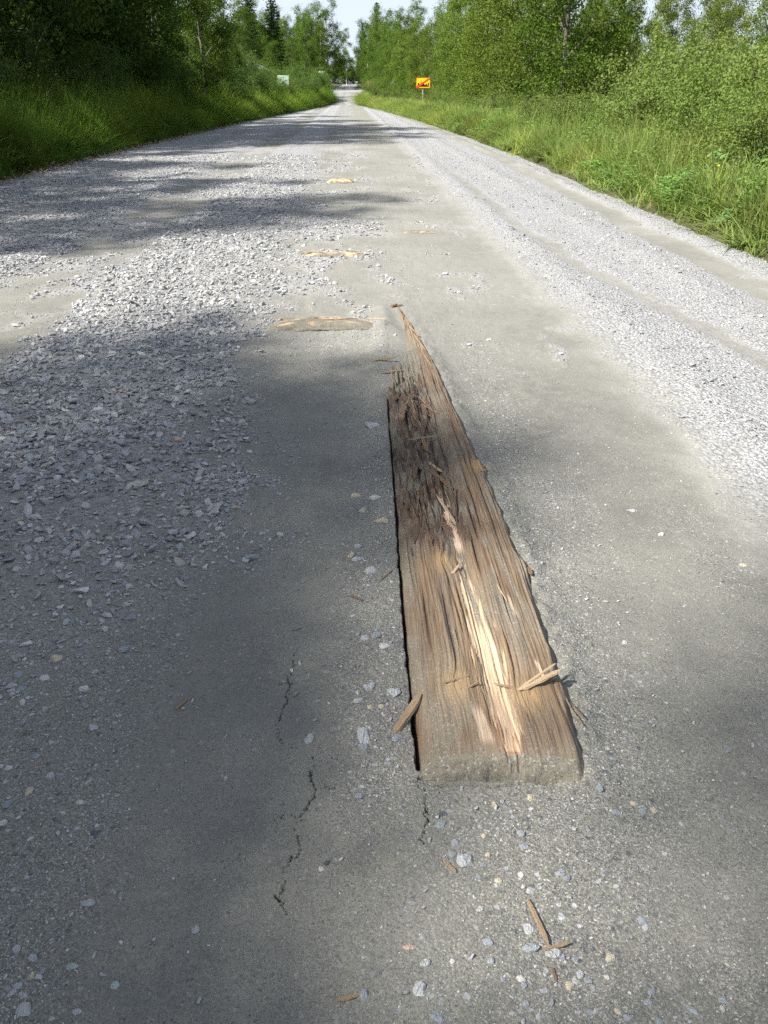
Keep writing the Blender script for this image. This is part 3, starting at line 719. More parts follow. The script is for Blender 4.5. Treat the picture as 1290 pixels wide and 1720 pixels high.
# ------------------------------------------------------------------ the long half-buried log
def build_log():
    root = link('half_buried_log', None, loc=(.29, 1.5, 0))
    tag(root, 'long weathered brown log half buried lengthwise in the road', 'log')
    ys = []
    for py in np.arange(1325, 500, -1.8):
        cy = -(py - 860) / 1380.; dy = math.cos(PITCH) + cy * math.sin(PITCH); dz = -math.sin(PITCH) + cy * math.cos(PITCH)
        ys.append(dy * -CAM_H / dz)
    ys = np.array([v for v in ys if 1.50 < v < 6.62]); ys = np.concatenate([np.linspace(1.492, 1.535, 14), ys[ys > 1.537]])
    nv = 230; v = np.linspace(-1, 1, nv)
    Vv, Y = np.meshgrid(v, ys)
    xl_ = np.interp(Y, *LOGL) + .006 * fbm(Y * 4, 0 * Y, 3, 200); xr_ = np.interp(Y, *LOGR) + .008 * fbm(Y * 5, 0 * Y + 3, 4, 201)
    knot = .012 * np.exp(-((Y - 2.45) / .07) ** 2) + .010 * np.exp(-((Y - 1.80) / .05) ** 2) + .009 * np.exp(-((Y - 3.3) / .07) ** 2)
    xr_ = xr_ + knot
    cx = (xl_ + xr_) / 2; hw = (xr_ - xl_) / 2
    X = cx + Vv * hw * (1 - .03 * smooth01(1.55, 1.49, Y))
    top = np.interp(Y, *LOGT)
    dd = X - .30 + .045 * (Y - 1.5)                      # distance across the grain, follows the log axis
    # surface: gently domed, steep on the left, running into the mud on the right
    av = np.abs(Vv)
    dome = np.where(Vv < 0, 1 - .42 * av ** 2.2 - .58 * smooth01(.80, 1.0, av), 1 - .40 * av ** 2 - .55 * smooth01(.86, 1.0, av))
    side = -.085 * smooth01(.955, 1.0, av) * np.where(Vv < 0, 1, .45)
    Z = top * dome + side
    # grain
    wob = .006 * fbm(Y * 1.3, dd * 3, 3, 210)
    kd = lambda x0, y0, r: np.exp(-(((X - x0) / r) ** 2 + ((Y - y0) / (r * 1.4)) ** 2))
    knots = kd(.44, 3.32, .06) + kd(.22, 2.48, .05) + kd(.20, 1.80, .05) + kd(.40, 1.77, .05)
    q = dd + wob + .02 * knots
    ridge = fbm(q * 150, Y * 2.6, 4, 211); ridge2 = fbm(q * 34, Y * .9, 3, 212)
    split = perlin(q * 60, Y * 1.6, 213)
    grainamp = np.interp(Y, [1.48, 1.52, 1.7, 1.95, 2.5, 7], [.0, .12, .35, .8, 1, 1])
    Z = Z + grainamp * (.0026 * ridge + .0040 * ridge2 - .008 * smooth01(.30, .62, split))
    # weathered trough down the middle
    tc_ = .035 + .02 * np.sin(Y * 1.9) + .015 * fbm(Y * 2, 0 * Y, 2, 214)
    trough = np.exp(-((dd - tc_) / .055) ** 2) * smooth01(1.55, 1.9, Y) * smooth01(5.0, 4.2, Y)
    Z = Z - .016 * trough
    # torn middle section between 2.7 and 4.7 m
    torn = smooth01(2.55, 2.95, Y) * smooth01(5.0, 4.4, Y) * smooth01(.55, .1, Vv)
    tn = fbm(q * 55, Y * 7, 4, 215)
    flk = np.floor(fbm(q * 26, Y * 5, 3, 240) * 4 + .5 * perlin(q * 90, Y * 12, 241)) / 4
    Z = Z + torn * (.012 * tn + .011 * flk) - .008 * torn
    lump = fbm(X * 14, Y * 5, 3, 216); Z = Z + .004 * lump
    Z = Z + .008 * knots
    # buried left half at the far end
    Z = Z - .060 * smooth01(4.2, 5.7, Y + .25 * fbm(X * 9, Y * 3, 3, 250)) * smooth01(.45, -.25, Vv + .2 * fbm(X * 6, Y * 2, 2, 251)) - .03 * smooth01(5.7, 6.4, Y) * smooth01(.6, .1, Vv)
    # end face
    jag = .010 * fbm(X * 9, 0 * X, 3, 217, .4)
    endk = np.clip((1.536 + .004 * fbm(X * 22, Y * 90, 3, 260) - Y) / .044, 0, 1) ** 1.8
    Z = Z * (1 - endk) + (-.020) * endk
    Yo = Y + jag * 2.0 * np.exp(-np.maximum(0, Y - 1.495) / .025)
    # ---- colour
    rx = lambda a, b, s=.01: smooth01(a - s, a + s, X) * smooth01(b + s, b - s, X)
    brown = np.array((.165, .110, .070)); dark = np.array((.088, .060, .043)); tanc = np.array((.235, .170, .108)); pale = np.array((.64, .49, .335)); grey = np.array((.165, .137, .110)); red = np.array((.30, .155, .085))
    def lerp(a, b, t): return a + (b - a) * t[..., None]
    C = np.broadcast_to(brown, X.shape + (3,)).copy()
    C = lerp(C, tanc, np.clip(.5 + .9 * ridge2, 0, 1) * .6)
    C = lerp(C, dark, np.clip(smooth01(.15, .65, split) * .8 + smooth01(.1, -.6, ridge) * .3, 0, 1) * grainamp)
    C = lerp(C, grey, smooth01(-.1, .7, fbm(q * 20, Y * 1.2, 3, 218)) * .55)
    C = lerp(C, dark * 1.05, torn * (.60 + .38 * smooth01(-.5, .1, tn)))
    C = lerp(C, np.array((.34, .26, .20)), torn * smooth01(.30, .70, tn) * .6)
    C = lerp(C, dark * .7, torn * smooth01(-.05, -.4, flk) * .7)
    C = lerp(C, tanc * 1.0, smooth01(.55, .9, Vv) * .35)
    # fresh pale split wood down the middle near the viewer
    pc = .055 + np.interp(Y, [1.5, 1.62, 1.8, 2.05, 2.4, 2.5], [.000, .010, .015, .010, .02, .02]) + .006 * fbm(Y * 8, 0 * Y, 3, 219) - .03 * (Y - 1.7) - .040
    pw = np.interp(Y, [1.50, 1.54, 1.60, 1.70, 1.9, 2.1, 2.3, 2.42, 2.52], [.0, .020, .026, .042, .047, .042, .028, .018, .0])
    pedge = np.abs(dd - pc) + .017 * fbm(q * 80, Y * 5, 4, 220) + .008 * fbm(q * 240, Y * 14, 2, 225)
    pm = smooth01(pw, pw * .65 - .004, pedge) * (pw > .002)
    halo = smooth01(pw + .05, pw, pedge) * smooth01(2.6, 2.3, Y) * (pw > .002)
    C = lerp(C, tanc * 1.15, halo * .65)
    C = lerp(C, red, smooth01(pw + .025, pw + .005, pedge) * smooth01(1.75, 1.55, Y) * (pw > .002) * .9)
    C = lerp(C, pale, pm * np.clip(.74 + .42 * ridge + .25 * ridge2, 0, 1))
    C = lerp(C, red * .9, np.exp(-(((dd - pc) / .03) ** 2 + ((Y - 1.545) / .007) ** 2)) * .8)
    # second pale flake and left flake
    p2 = smooth01(.030, .016, np.abs(dd - (.012 - .03 * (Y - 2.85))) * 1.6 + .012 * fbm(q * 60, Y * 5, 3, 221)) * smooth01(2.52, 2.62, Y) * smooth01(3.12, 2.95, Y)
    C = lerp(C, np.array((.56, .43, .335)), p2)
    p3 = smooth01(.020, .011, np.abs(dd - (-.040 - .10 * (Y - 1.65))) + .008 * fbm(q * 60, Y * 6, 3, 222)) * smooth01(1.56, 1.60, Y) * smooth01(1.74, 1.69, Y)
    C = lerp(C, np.array((.52, .40, .29)), p3 * .85)
    p4 = smooth01(.007, .003, np.abs(dd - (.135 - .06 * (Y - 2.3)))) * (smooth01(2.12, 2.16, Y) * smooth01(2.28, 2.2, Y) + smooth01(1.82, 1.84, Y) * smooth01(1.93, 1.9, Y))
    C = lerp(C, pale, p4)
    farst = smooth01(4.7, 5.1, Y) * smooth01(.2, .5, Vv)
    C = lerp(C, tanc * 1.2, farst * smooth01(-.1, .4, ridge2))
    C = lerp(C, np.array((.40, .27, .13)), np.clip(knots, 0, 1) * .65)
    Z = Z - .006 * pm - .004 * p2
    # ---- mud clinging to it
    mud = smooth01(1.60, 1.50, Y + .05 * fbm(X * 16, Y * 9, 3, 230)) * .95
    endmud = smooth01(1.66, 1.54, Y + .03 * fbm(X * 20, Y * 9, 3, 231)) * (1 - pm) * .55
    seam = smooth01(.014, .004, np.abs(dd - (.118 - .02 * (Y - 2.5) + .012 * fbm(Y * 3, 0 * Y, 3, 232)))) * smooth01(1.6, 1.75, Y) * smooth01(-.15, .25, fbm(Y * 3.5, 0 * Y + 8, 3, 233))
    seam2 = smooth01(.016, .005, np.abs(dd - (.020 - .02 * (Y - 2.3) + .014 * fbm(Y * 3, 0 * Y + 5, 3, 234)))) * smooth01(2.05, 2.15, Y) * smooth01(2.6, 2.5, Y)
    seam3 = smooth01(.011, .004, np.abs(dd - (.165 - .05 * (Y - 2.3)))) * smooth01(2.15, 2.25, Y) * smooth01(2.65, 2.5, Y)
    patch = torn * smooth01(.28, .5, fbm(X * 16, Y * 4, 4, 235)) * .9
    farm = smooth01(4.15, 4.8, Y + .3 * fbm(X * 12, Y * 4, 3, 252)) * smooth01(.45, .05, Vv + .35 * fbm(X * 9, Y * 4, 3, 236))
    farm = np.maximum(farm, smooth01(5.7, 6.2, Y) * smooth01(-.1, .25, fbm(X * 12, Y * 5, 3, 237)))
    lf = smooth01(-.60, -.95, Vv) * .85 * smooth01(-.3, .3, fbm(X * 12, Y * 3, 3, 238)); rt = smooth01(.78, 1.0, Vv + .1 * fbm(X * 20, Y * 8, 3, 262)) * .85
    film = .06 + .42 * smooth01(-.15, .5, fbm(X * 9, Y * 2.5, 4, 239)) + .30 * smooth01(-.05, -.5, ridge + .6 * split); film = np.clip(film, 0, .8) * (1 - .8 * pm) * (1 - p2) * (1 - .5 * np.clip(knots, 0, 1))
    near_end = smooth01(1.56, 1.515, Y) * (1 - .55 * pm)
    mud = np.max(np.stack([mud * (Y < 1.535), endmud, seam * .9, seam2 * .9, seam3 * .85, patch, farm, lf, rt, film, smooth01(1.548, 1.530, Y + .010 * fbm(X * 25, Y * 0, 3, 261))]), 0)
    V = np.stack([X - .29, Yo - 1.5, Z], -1).reshape(-1, 3)
    ny = len(ys); i = np.arange(nv * ny).reshape(ny, nv)
    F = np.stack([i[:-1, :-1], i[:-1, 1:], i[1:, 1:], i[1:, :-1]], -1).reshape(-1, 4)
    me = np_mesh('log_body', V, F, M_WOOD, True); set_col(me, 'wood', C.reshape(-1, 3)); set_col(me, 'mud', np.clip(mud, 0, 1).ravel())
    link('log_body', me, root)
    def zat(x, y):
        j = int(np.argmin(np.abs(ys - y))); k = int(np.argmin(np.abs(X[j] - x))); return float(Z[j, k])
    return root, zat
LOG, log_z = build_log()

def splinter_mesh(seed, mat, bend=.12, n=6, flat=.28, ragged=True):
    """a torn sliver of wood: unit length along Y, tapered and bent"""
    rnd = random.Random(seed); V = []; F = []
    wmid = 1.0
    for i in range(n + 1):
        t = i / n; w = .5 * (1 - abs(2 * t - 1) ** 5 * rnd.uniform(.45, .9)) * rnd.uniform(.72, 1.1) + .02
        x0 = bend * math.sin(t * 3.1) * rnd.uniform(.7, 1.2); h = w * flat * rnd.uniform(.7, 1.2); z0 = .25 * bend * math.sin(t * 4 + seed)
        sk = rnd.uniform(-.15, .15)
        V += [(x0 - w, t - .5 + sk * .2, z0 - h), (x0 + w, t - .5, z0 - h), (x0 + w * .7, t - .5, z0 + h), (x0 - w * .6, t - .5 + sk * .2, z0 + h * 1.1)]
    for i in range(n):
        for k in range(4):
            a = i * 4 + k; b = i * 4 + (k + 1) % 4; F.append((a, b, b + 4, a + 4))
    F.append((3, 2, 1, 0)); m = n * 4; F.append((m, m + 1, m + 2, m + 3))
    return np_mesh('splinter', V, F, mat)

SPL = {k: [splinter_mesh(500 + 10 * j + s, m, .05 + .05 * s) for s in range(3)] for j, (k, m) in enumerate((('pale', M_SPL_PALE), ('tan', M_SPL_TAN), ('brown', M_SPL_BROWN)))}

def add_splinter(x, y, L, w, ang, kind='tan', tilt=0.0, lift=.006, roll=0.0, k=0, label=None, z=None, parent=LOG, name='splinter'):
    zz = (log_z(x, y) if z is None else z) + lift
    o = link(name, SPL[kind][k % 3], parent, (x - .29, y - 1.5, zz) if parent is LOG else (x, y, zz), (tilt, roll, ang), (w, L, w))
    if label: o['label'] = label
    return o

# large slivers that stand out
add_splinter(.432, 1.812, .15, .022, R(-62), 'pale', R(6), .016, 0, 1, 'pale frayed sliver sticking out to the right')
add_splinter(.428, 1.822, .13, .010, R(-55), 'pale', R(10), .022, 0, 2)
add_splinter(.060, 1.715, .155, .026, R(-33), 'tan', R(14), .004, 0, 0, 'tan sliver hanging off the left edge', z=.012)
rs = random.Random(12)
for i in range(18):                                       # bundle of loose fibres
    x = rs.gauss(.135, .028); y = rs.uniform(2.78, 3.10); add_splinter(x, y, rs.uniform(.07, .17), rs.uniform(.003, .006), R(rs.gauss(0, 6)), rs.choice(['brown', 'brown', 'tan', 'brown']), R(rs.uniform(-3, 4)), .004, 0, i)
for i in range(30):                                       # torn slivers through the middle of the log
    y = rs.uniform(2.5, 4.35); xl_ = np.interp(y, *LOGL); xr_ = np.interp(y, *LOGR); x = xl_ + (xr_ - xl_) * rs.uniform(.10, .62)
    add_splinter(x, y, rs.uniform(.07, .22), rs.uniform(.004, .010), R(rs.gauss(3, 9)), rs.choice(['tan', 'brown', 'brown', 'brown']), R(rs.uniform(-3, 4)), .003, 0, i)
for (x, y, L, w, a, kd) in ((.125, 4.15, .30, .012, -12, 'tan'), (.235, 4.12, .34, .010, 20, 'tan'), (.27, 4.02, .22, .008, 35, 'pale'), (.19, 3.62, .16, .016, -75, 'tan'), (.06, 3.95, .18, .02, 20, 'brown'), 
                            (.24, 3.18, .20, .030, 28, 'brown'), (.22, 3.33, .14, .022, 30, 'pale'), (.245, 2.9, .26, .022, 14, 'pale'), (.265, 2.75, .2, .018, 20, 'pale'), (.245, 2.42, .06, .02, -30, 'pale'), 
                            (.43, 3.30, .10, .010, -80, 'tan'), (.42, 3.25, .07, .008, -60, 'tan'), (.46, 3.33, .10, .009, -70, 'tan'), (.385, 2.27, .10, .007, 12, 'pale'), (.215, 2.02, .10, .006, 5, 'tan'), (.20, 1.82, .08, .014, -70, 'tan'), (.24, 1.79, .06, .010, -50, 'tan'),
                            (.35, 1.80, .10, .012, 70, 'tan'), (.51, 1.70, .08, .006, 15, 'tan'), (.518, 1.72, .06, .008, 25, 'brown'), (.50, 1.76, .10, .006, 10, 'tan'), (.505, 2.44, .05, .02, 5, 'brown'), (.27, 4.9, .30, .016, 10, 'tan'), (.24, 5.3, .4, .018, 12, 'tan'), (.20, 5.7, .35, .02, 14, 'tan'), (.14, 6.15, .22, .022, 10, 'brown'), (.10, 6.5, .10, .05, -80, 'tan'), (.08, 6.48, .08, .04, -40, 'brown'), (.05, 4.75, .14, .03, -75, 'tan'), (.00, 4.98, .16, .03, -80, 'tan')):
    add_splinter(x, y, L, w * .7, R(a), kd, R(rs.uniform(0, 5)), .004, 0, rs.randrange(3), z=(None if .05 < x < .5 and y < 6.3 else float(road_z(np.array([x]), np.array([y]))[0]) + .012))

def flake_mesh(seed, mat):
    rnd = random.Random(seed); bm = bmesh.new(); n = 9; top = []
    for i in range(n):
        a = 6.283 * i / n; r = rnd.uniform(.32, .55); top.append(bm.verts.new((math.cos(a) * r, math.sin(a) * r * (1.15 if i % 2 else .8), .10 * math.cos(a * 1.5 + seed) + rnd.uniform(-.03, .03))))
    c = bm.verts.new((0, 0, .10)); fs = [bm.faces.new((top[i], top[(i + 1) % n], c)) for i in range(n)]
    r = bmesh.ops.extrude_face_region(bm, geom=fs); bmesh.ops.translate(bm, vec=(0, 0, -.12), verts=[v for v in r['geom'] if isinstance(v, bmesh.types.BMVert)]); bmesh.ops.recalc_face_normals(bm, faces=bm.faces)
    return bm_mesh('flake', bm, mat)
M_FLK = mat_splinter('dark_flaking_wood', (.085, .058, .042), (.20, .14, .10))
FLK = [flake_mesh(800 + k, M_FLK if k % 3 else M_SPL_BROWN) for k in range(6)]
for i in range(54):
    y = 2.62 + 1.75 * rs.random(); xl_ = np.interp(y, *LOGL); xr_ = np.interp(y, *LOGR); x = xl_ + (xr_ - xl_) * rs.uniform(.07, .60)
    link('flake', FLK[i % 6], LOG, (x - .29, y - 1.5, log_z(x, y) + .001), (R(rs.uniform(-3, 4)), R(rs.gauss(0, 7)), R(rs.gauss(3, 6))), (rs.uniform(.014, .036), rs.uniform(.09, .26), rs.uniform(.012, .030)))

# ------------------------------------------------------------------ buried cross logs showing through the road
def cross_log(cx, cy, L, r, label, seed, slivers, mudside=.5):
    root = link('buried_cross_log', None, loc=(cx, cy, float(zprof(cy)))); tag(root, label, 'log', 'cross logs showing through the road')
    rnd = random.Random(seed)
    nx_, na = 60, 22
    t = np.linspace(-.5, .5, nx_); a = np.linspace(R(15), R(165), na)
    T, A = np.meshgrid(t, a)
    x = T * L
    rr = r * (1 - .6 * np.abs(2 * T) ** 4) + r * .10 * fbm(A * 9, T * 3, 3, seed) + r * .05 * fbm(T * 22, A * 3, 2, seed + 3)
    y = -np.cos(A) * rr * 1.5; z = np.sin(A) * rr - r * .25 - r * .9 * np.abs(2 * T) ** 4
    V = np.stack([x, y, z], -1).reshape(-1, 3); i = np.arange(nx_ * na).reshape(na, nx_)
    F = np.stack([i[:-1, :-1], i[:-1, 1:], i[1:, 1:], i[1:, :-1]], -1).reshape(-1, 4)
    me = np_mesh('log_body', V, F, M_WOOD, True)
    gr = fbm(A * 30, T * 5, 3, seed + 1)
    C = np.array((.60, .45, .28)) + gr[..., None] * np.array((.16, .12, .08))
    mud = np.clip(smooth01(-.25, .25, mudside - (A / R(165)) * 1.25 + .55 * fbm(T * 7, A * 2.5, 3, seed + 2)) + smooth01(.33, .5, np.abs(T)), 0, 1)
    set_col(me, 'wood', np.clip(C, .02, 1).reshape(-1, 3)); set_col(me, 'mud', mud.ravel())
    link('log_body', me, root)
    for k in range(slivers):
        sx = rnd.uniform(-.36, .38) * L
        o = link('splinter', SPL[rnd.choice(['pale', 'tan', 'pale', 'tan', 'brown'])][k % 3], root, (sx, rnd.uniform(-.1, 1.0) * r * .8, r * rnd.uniform(.66, .78)), (R(rnd.uniform(-4, 4)), 0, R(90 + rnd.gauss(0, 7))),
                 (rnd.uniform(.010, .024), rnd.uniform(.08, .22), .010))
    return root
cross_log(-.42, 5.85, .98, .080, 'cross log ending beside the far tip of the long log', 71, 12, .85)
cross_log(-.52, 8.62, .85, .075, 'middle cross log, a thin pale streak of split wood', 72, 16, .62)
cross_log(-.80, 16.2, .66, .11, 'farthest small tan stump of wood in the road centre', 73, 14, .45)
cross_log(.42, 10.2, .52, .040, 'faint pale wood streak right of the road centre', 74, 8, .7)

# ------------------------------------------------------------------ single loose stones
PX = 1380.0
def ground_pt(px, py):
    cy = -(py - 860) / PX; cx = (px - 645) / PX
    dy = math.cos(PITCH) + cy * math.sin(PITCH); dz = -math.sin(PITCH) + cy * math.cos(PITCH); t = -CAM_H / dz
    return cx * t, dy * t, t
BIG = [hull_stone(700 + k, 20 + 2 * k, .66, None, .030) for k in range(7)]
BIGM = {}
def loose_stone(px, py, w, h, kind, label, group=None, k=0, ang=None, sink=.36):
    x, y, t = ground_pt(px, py)
    sx = w * t / PX; sy = h * t / PX / max(.5, math.sin(math.atan2(CAM_H, y))) * .9
    key = (k % 7, kind)
    if key not in BIGM:
        me = BIG[k % 7].copy(); me.materials.clear(); me.materials.append(M_LO[kind]); BIGM[key] = me
    sz = min(sx, sy) * .8
    z = float(road_z(np.array([x]), np.array([y]))[0]) + sz * (.35 - sink)
    o = link('loose_stone', BIGM[key], None, (x, y, z), (0.15 * math.sin(k), .15 * math.cos(k * 2), 0 if ang is None else R(ang)), (sx, sy, sz))
    tag(o, label, 'stone', group); return o
S = [(612, 1238, 27, 46, 'pale', 'large pale blue-grey oval stone left of the log end', 0),
     (519, 1244, 19, 22, 'pale', 'pale stone lying alone on smooth mud beside the crack', 1),
     (645, 1088, 19, 17, 'white', 'round whitish stone close to the left side of the log', 2),
     (623, 963, 24, 15, 'pale', 'flat pale stone left of the log, highest of those beside it', 3),
     (660, 1168, 24, 17, 'pale', 'pale stone touching the left side of the log', 4),
     (622, 1157, 26, 18, 'pale', 'pale broken stone left of the log above the large oval stone', 5),
     (780, 1440, 34, 32, 'pale', 'large pale angular stone in front of the log end', 6),
     (705, 1660, 27, 38, 'pale', 'pale pinkish wedge-shaped stone at the bottom centre', 0),
     (930, 1595, 32, 24, 'pale', 'pale rounded stone touching the bent wood chip', 1),
     (891, 1585, 36, 24, 'blue', 'dark grey stone left of the bent wood chip', 2),
     (889, 1556, 22, 26, 'pale', 'grey stone above the dark stone beside the wood chip', 3),
     (94, 1110, 22, 16, 'cream', 'beige stone on the left between gravel and mud', 4),
     (40, 1213, 18, 22, 'blue', 'blue-white stone near the left picture edge', 5),
     (49, 1327, 16, 22, 'cream', 'cream yellow stone near the left picture edge', 6),
     (40, 1697, 32, 34, 'pale', 'large pale stone in the bottom left corner', 0),
     (148, 1517, 30, 18, 'pale', 'long pale stone lying flat on the lower left mud', 1),
     (122, 1622, 24, 18, 'green', 'pale green stone at the lower left', 2),
     (193, 1655, 18, 18, 'green', 'pale greenish stone right of the green one, bottom left', 3),
     (200, 957, 24, 15, 'white', 'white angular stone on the left gravel edge', 4),
     (1006, 1320, 16, 24, 'blue', 'upright bluish stone right of the log end', 5),
     (740, 1382, 18, 18, 'blue', 'blue-grey stone in front of the left log corner', 6),
     (744, 1364, 20, 13, 'dark', 'dark slate chip behind a blue-grey stone before the log', 0),
     (603, 1336, 17, 15, 'blue', 'small blue-grey stone below the large oval stone', 1),
     (881, 1415, 20, 18, 'blue', 'blue-grey stone below the middle of the log end', 2),
     (764, 1411, 15, 15, 'blue', 'small grey stone just left above the large angular stone', 3),
     (539, 1459, 12, 12, 'white', 'tiny white stone beside the lower crack', 4),
     (549, 1448, 13, 13, 'dark', 'tiny dark round stone next to a tiny white one', 5),
     (610, 1670, 20, 24, 'blue', 'blue-white stone at the bottom, left of the wedge-shaped one', 6),
     (690, 1588, 36, 22, 'rust', 'pinkish broken stone pressed into the bottom centre mud', 0),
     (714, 1612, 22, 20, 'pale', 'grey stone between pinkish and wedge-shaped stones', 1),
     (735, 1704, 28, 22, 'blue', 'blue-grey stone cut by the bottom edge near centre', 2),
     (1215, 1675, 17, 15, 'blue', 'small blue stone right of the long slab, bottom right', 3),
     (987, 1640, 17, 14, 'blue', 'dark blue stone right of the rounded stone by the chip', 4),
     (946, 1605, 14, 12, 'blue', 'small grey stone right of the rounded stone', 5),
     (967, 1605, 14, 12, 'blue', 'small round grey stone further right of the rounded stone', 6),
     (1040, 1692, 18, 13, 'cream', 'small pale stone left of the long slab', 0),
     (328, 1562, 16, 20, 'pale', 'pale upright stone alone on lower left smooth mud', 1),
     (279, 1363, 13, 16, 'rust', 'pinkish stone sunk in the left smooth mud', 2),
     (135, 1350, 16, 11, 'white', 'small white stone on the left smooth mud', 3),
     (160, 1402, 28, 24, 'dark', 'dark stone sunk flush in the left smooth mud', 4),
     (1111, 893, 16, 8, 'white', 'small white stone on the right mud', 5),
     (1050, 1077, 11, 10, 'white', 'tiny round white stone right of the log', 6),
     (1249, 945, 15, 8, 'cream', 'cream stone at the right picture edge on mud', 0),
     (1225, 1256, 14, 9, 'blue', 'small bluish stone at the right edge beside the shade', 1),
     (880, 1107 + 30, 8, 6, 'white', '', 2),
     (294, 804, 20, 18, 'blue', 'large blue-grey stone at the right end of the left gravel', 3),
     (297, 741, 18, 12, 'rust', 'orange-tinted stone on the left gravel', 4),
     (400, 763, 17, 11, 'blue', 'dark blue stone beside a white one left of the log', 5),
     (419, 760, 12, 9, 'white', 'white pebble beside a dark blue stone', 6),
     (1160, 1690, 62, 30, 'blue', 'long curved blue-grey slab pressed into bottom right mud', 0),
     (1056, 852, 36, 14, 'pale', 'flat pale flake pressed into the mud right of the log', 1),
     (625, 715, 26, 18, 'pale', 'pale crumbled stone along the far left side of the log', 2),
     (689, 1398, 9, 8, 'white', '', 3), (610, 1255, 18, 14, 'blue', 'small grey stone at the foot of the large oval stone', 4),
     (663, 567, 10, 6, 'white', 'white pebble at the far tip of the log', 5), (821, 569, 12, 6, 'white', 'lone white pebble on the mud right of the log tip', 6),
     (641, 585, 10, 8, 'blue', 'grey pebble left of the log tip', 0)]
for i, (px, py, w, h, kd, lb, k) in enumerate(S):
    if not lb: continue
    flush = 'pressed' in lb or 'sunk' in lb
    loose_stone(px, py, w * 1.12, h * 1.12, kd, lb, None, k + i, ang=(-35 if 'slab' in lb else (-20 if 'flake' in lb else rs.uniform(-25, 25) if w < 30 else 0)), sink=.55 if flush else .36)
# gatherings of similar stones
CL = [('small pale stone in the cluster at the bottom left', 'stones in the bottom left cluster', [(55, 1610), (70, 1633), (52, 1640), (30, 1656), (14, 1660), (65, 1640), (38, 1672), (28, 1596), (20, 1668)], 16),
      ('small stone in the trail along the left side of the log', 'stones along the log', [(600, 942), (632, 1070), (634, 1060), (612, 1075), (602, 1180), (640, 1190), (622, 1190), (667, 1240), (600, 920), (590, 935), (640, 880), (610, 860), (598, 835), (630, 840), (655, 1090)], 15),
      ('small stone in the rough patch before the log end', 'stones before the log end', [(893, 1335), (950, 1303), (970, 1297), (830, 1345), (812, 1400), (820, 1430), (838, 1475), (835, 1482), (812, 1448), (875, 1464), (943, 1461), (952, 1470), (1065, 1346), (1080, 1360), (1100, 1357), (1035, 1360), (806, 1522), (875, 1395), (1085, 1553), (1080, 1543), (760, 1430), (892, 1490)], 14),
      ('small grey stone in the bottom right rough patch', 'stones at the bottom right', [(958, 1650), (975, 1630), (880, 1650), (876, 1640), (825, 1610), (845, 1640), (1003, 1690), (1095, 1662), (1090, 1680), (1020, 1635), (905, 1702), (885, 1680), (1110, 1712), (1212, 1715), (1026, 1603), (820, 1580), (760, 1610)], 15),
      ('small stone scattered on the left mud margin', 'stones on the left mud margin', [(20, 1163), (35, 1160), (38, 1183), (75, 1193), (60, 1270), (85, 1303), (15, 1290), (12, 1350), (5, 1382), (140, 1160), (220, 1044), (30, 1135), (76, 1142), (20, 1080), (155, 1225), (172, 1178), (133, 1105), (160, 1130), (210, 1095)], 15)]
for lb, gp, pts, sz in CL:
    for i, (px, py) in enumerate(pts):
        s = sz * rs.uniform(.75, 1.35); loose_stone(px, py, s * 1.15, s, rs.choice(['pale', 'blue', 'blue', 'pale', 'blue', 'white', 'cream']), lb, gp, i + sz, rs.uniform(0, 180))

# ------------------------------------------------------------------ wood chips on the road
def chip(px, py, L, w, ang, kind, label, k=0, group=None, name='wood_chip'):
    x, y, t = ground_pt(px, py)
    z = float(road_z(np.array([x]), np.array([y]))[0]) + .5 * w * .28 + .003
    o = link(name, SPL[kind][k], None, (x, y, z), (0, 0, R(ang)), (w, L, w * .8)); tag(o, label, 'wood chip', group)
# bent chip: two arms
x, y, t = ground_pt(915, 1580); bz = float(road_z(np.array([x]), np.array([y]))[0]) + .006
bc = link('bent_wood_chip', None, loc=(x, y, bz)); tag(bc, 'bent L-shaped tan wood chip at the bottom right', 'wood chip')
link('long_arm', SPL['tan'][0], bc, (-.006, .045, .002), (0, 0, R(14)), (.010, .11, .010)); link('short_arm', SPL['tan'][1], bc, (.022, -.008, .001), (0, 0, R(-76)), (.009, .06, .008))
chip(306, 1186, .055, .007, -28, 'tan', 'thin straight brown stick on the left smooth mud', 0, name='stick')
chip(755, 1452, .040, .010, 40, 'tan', 'small orange wood chip beside the large angular stone', 1)
chip(598, 1007, .050, .010, 60, 'brown', 'reddish brown wood chip left of the log middle', 2)
chip(648, 972, .10, .004, -30, 'tan', 'thin straw beside the left side of the log', 0, name='straw')
chip(499, 1058, .035, .006, -55, 'tan', 'tiny tan chip at the top of the crack', 1)
chip(497, 1170, .025, .006, -35, 'tan', 'tiny pale chip beside the upper crack', 2)
chip(585, 1674, .05, .010, -75, 'tan', 'yellowish chip touching the blue-white stone at the bottom', 2)
chip(932, 1634, .03, .006, 5, 'brown', 'thin red chip below the bent wood chip', 0)
chip(404, 890, .03, .007, 30, 'tan', 'tan chip at the right rim of the left gravel', 2)

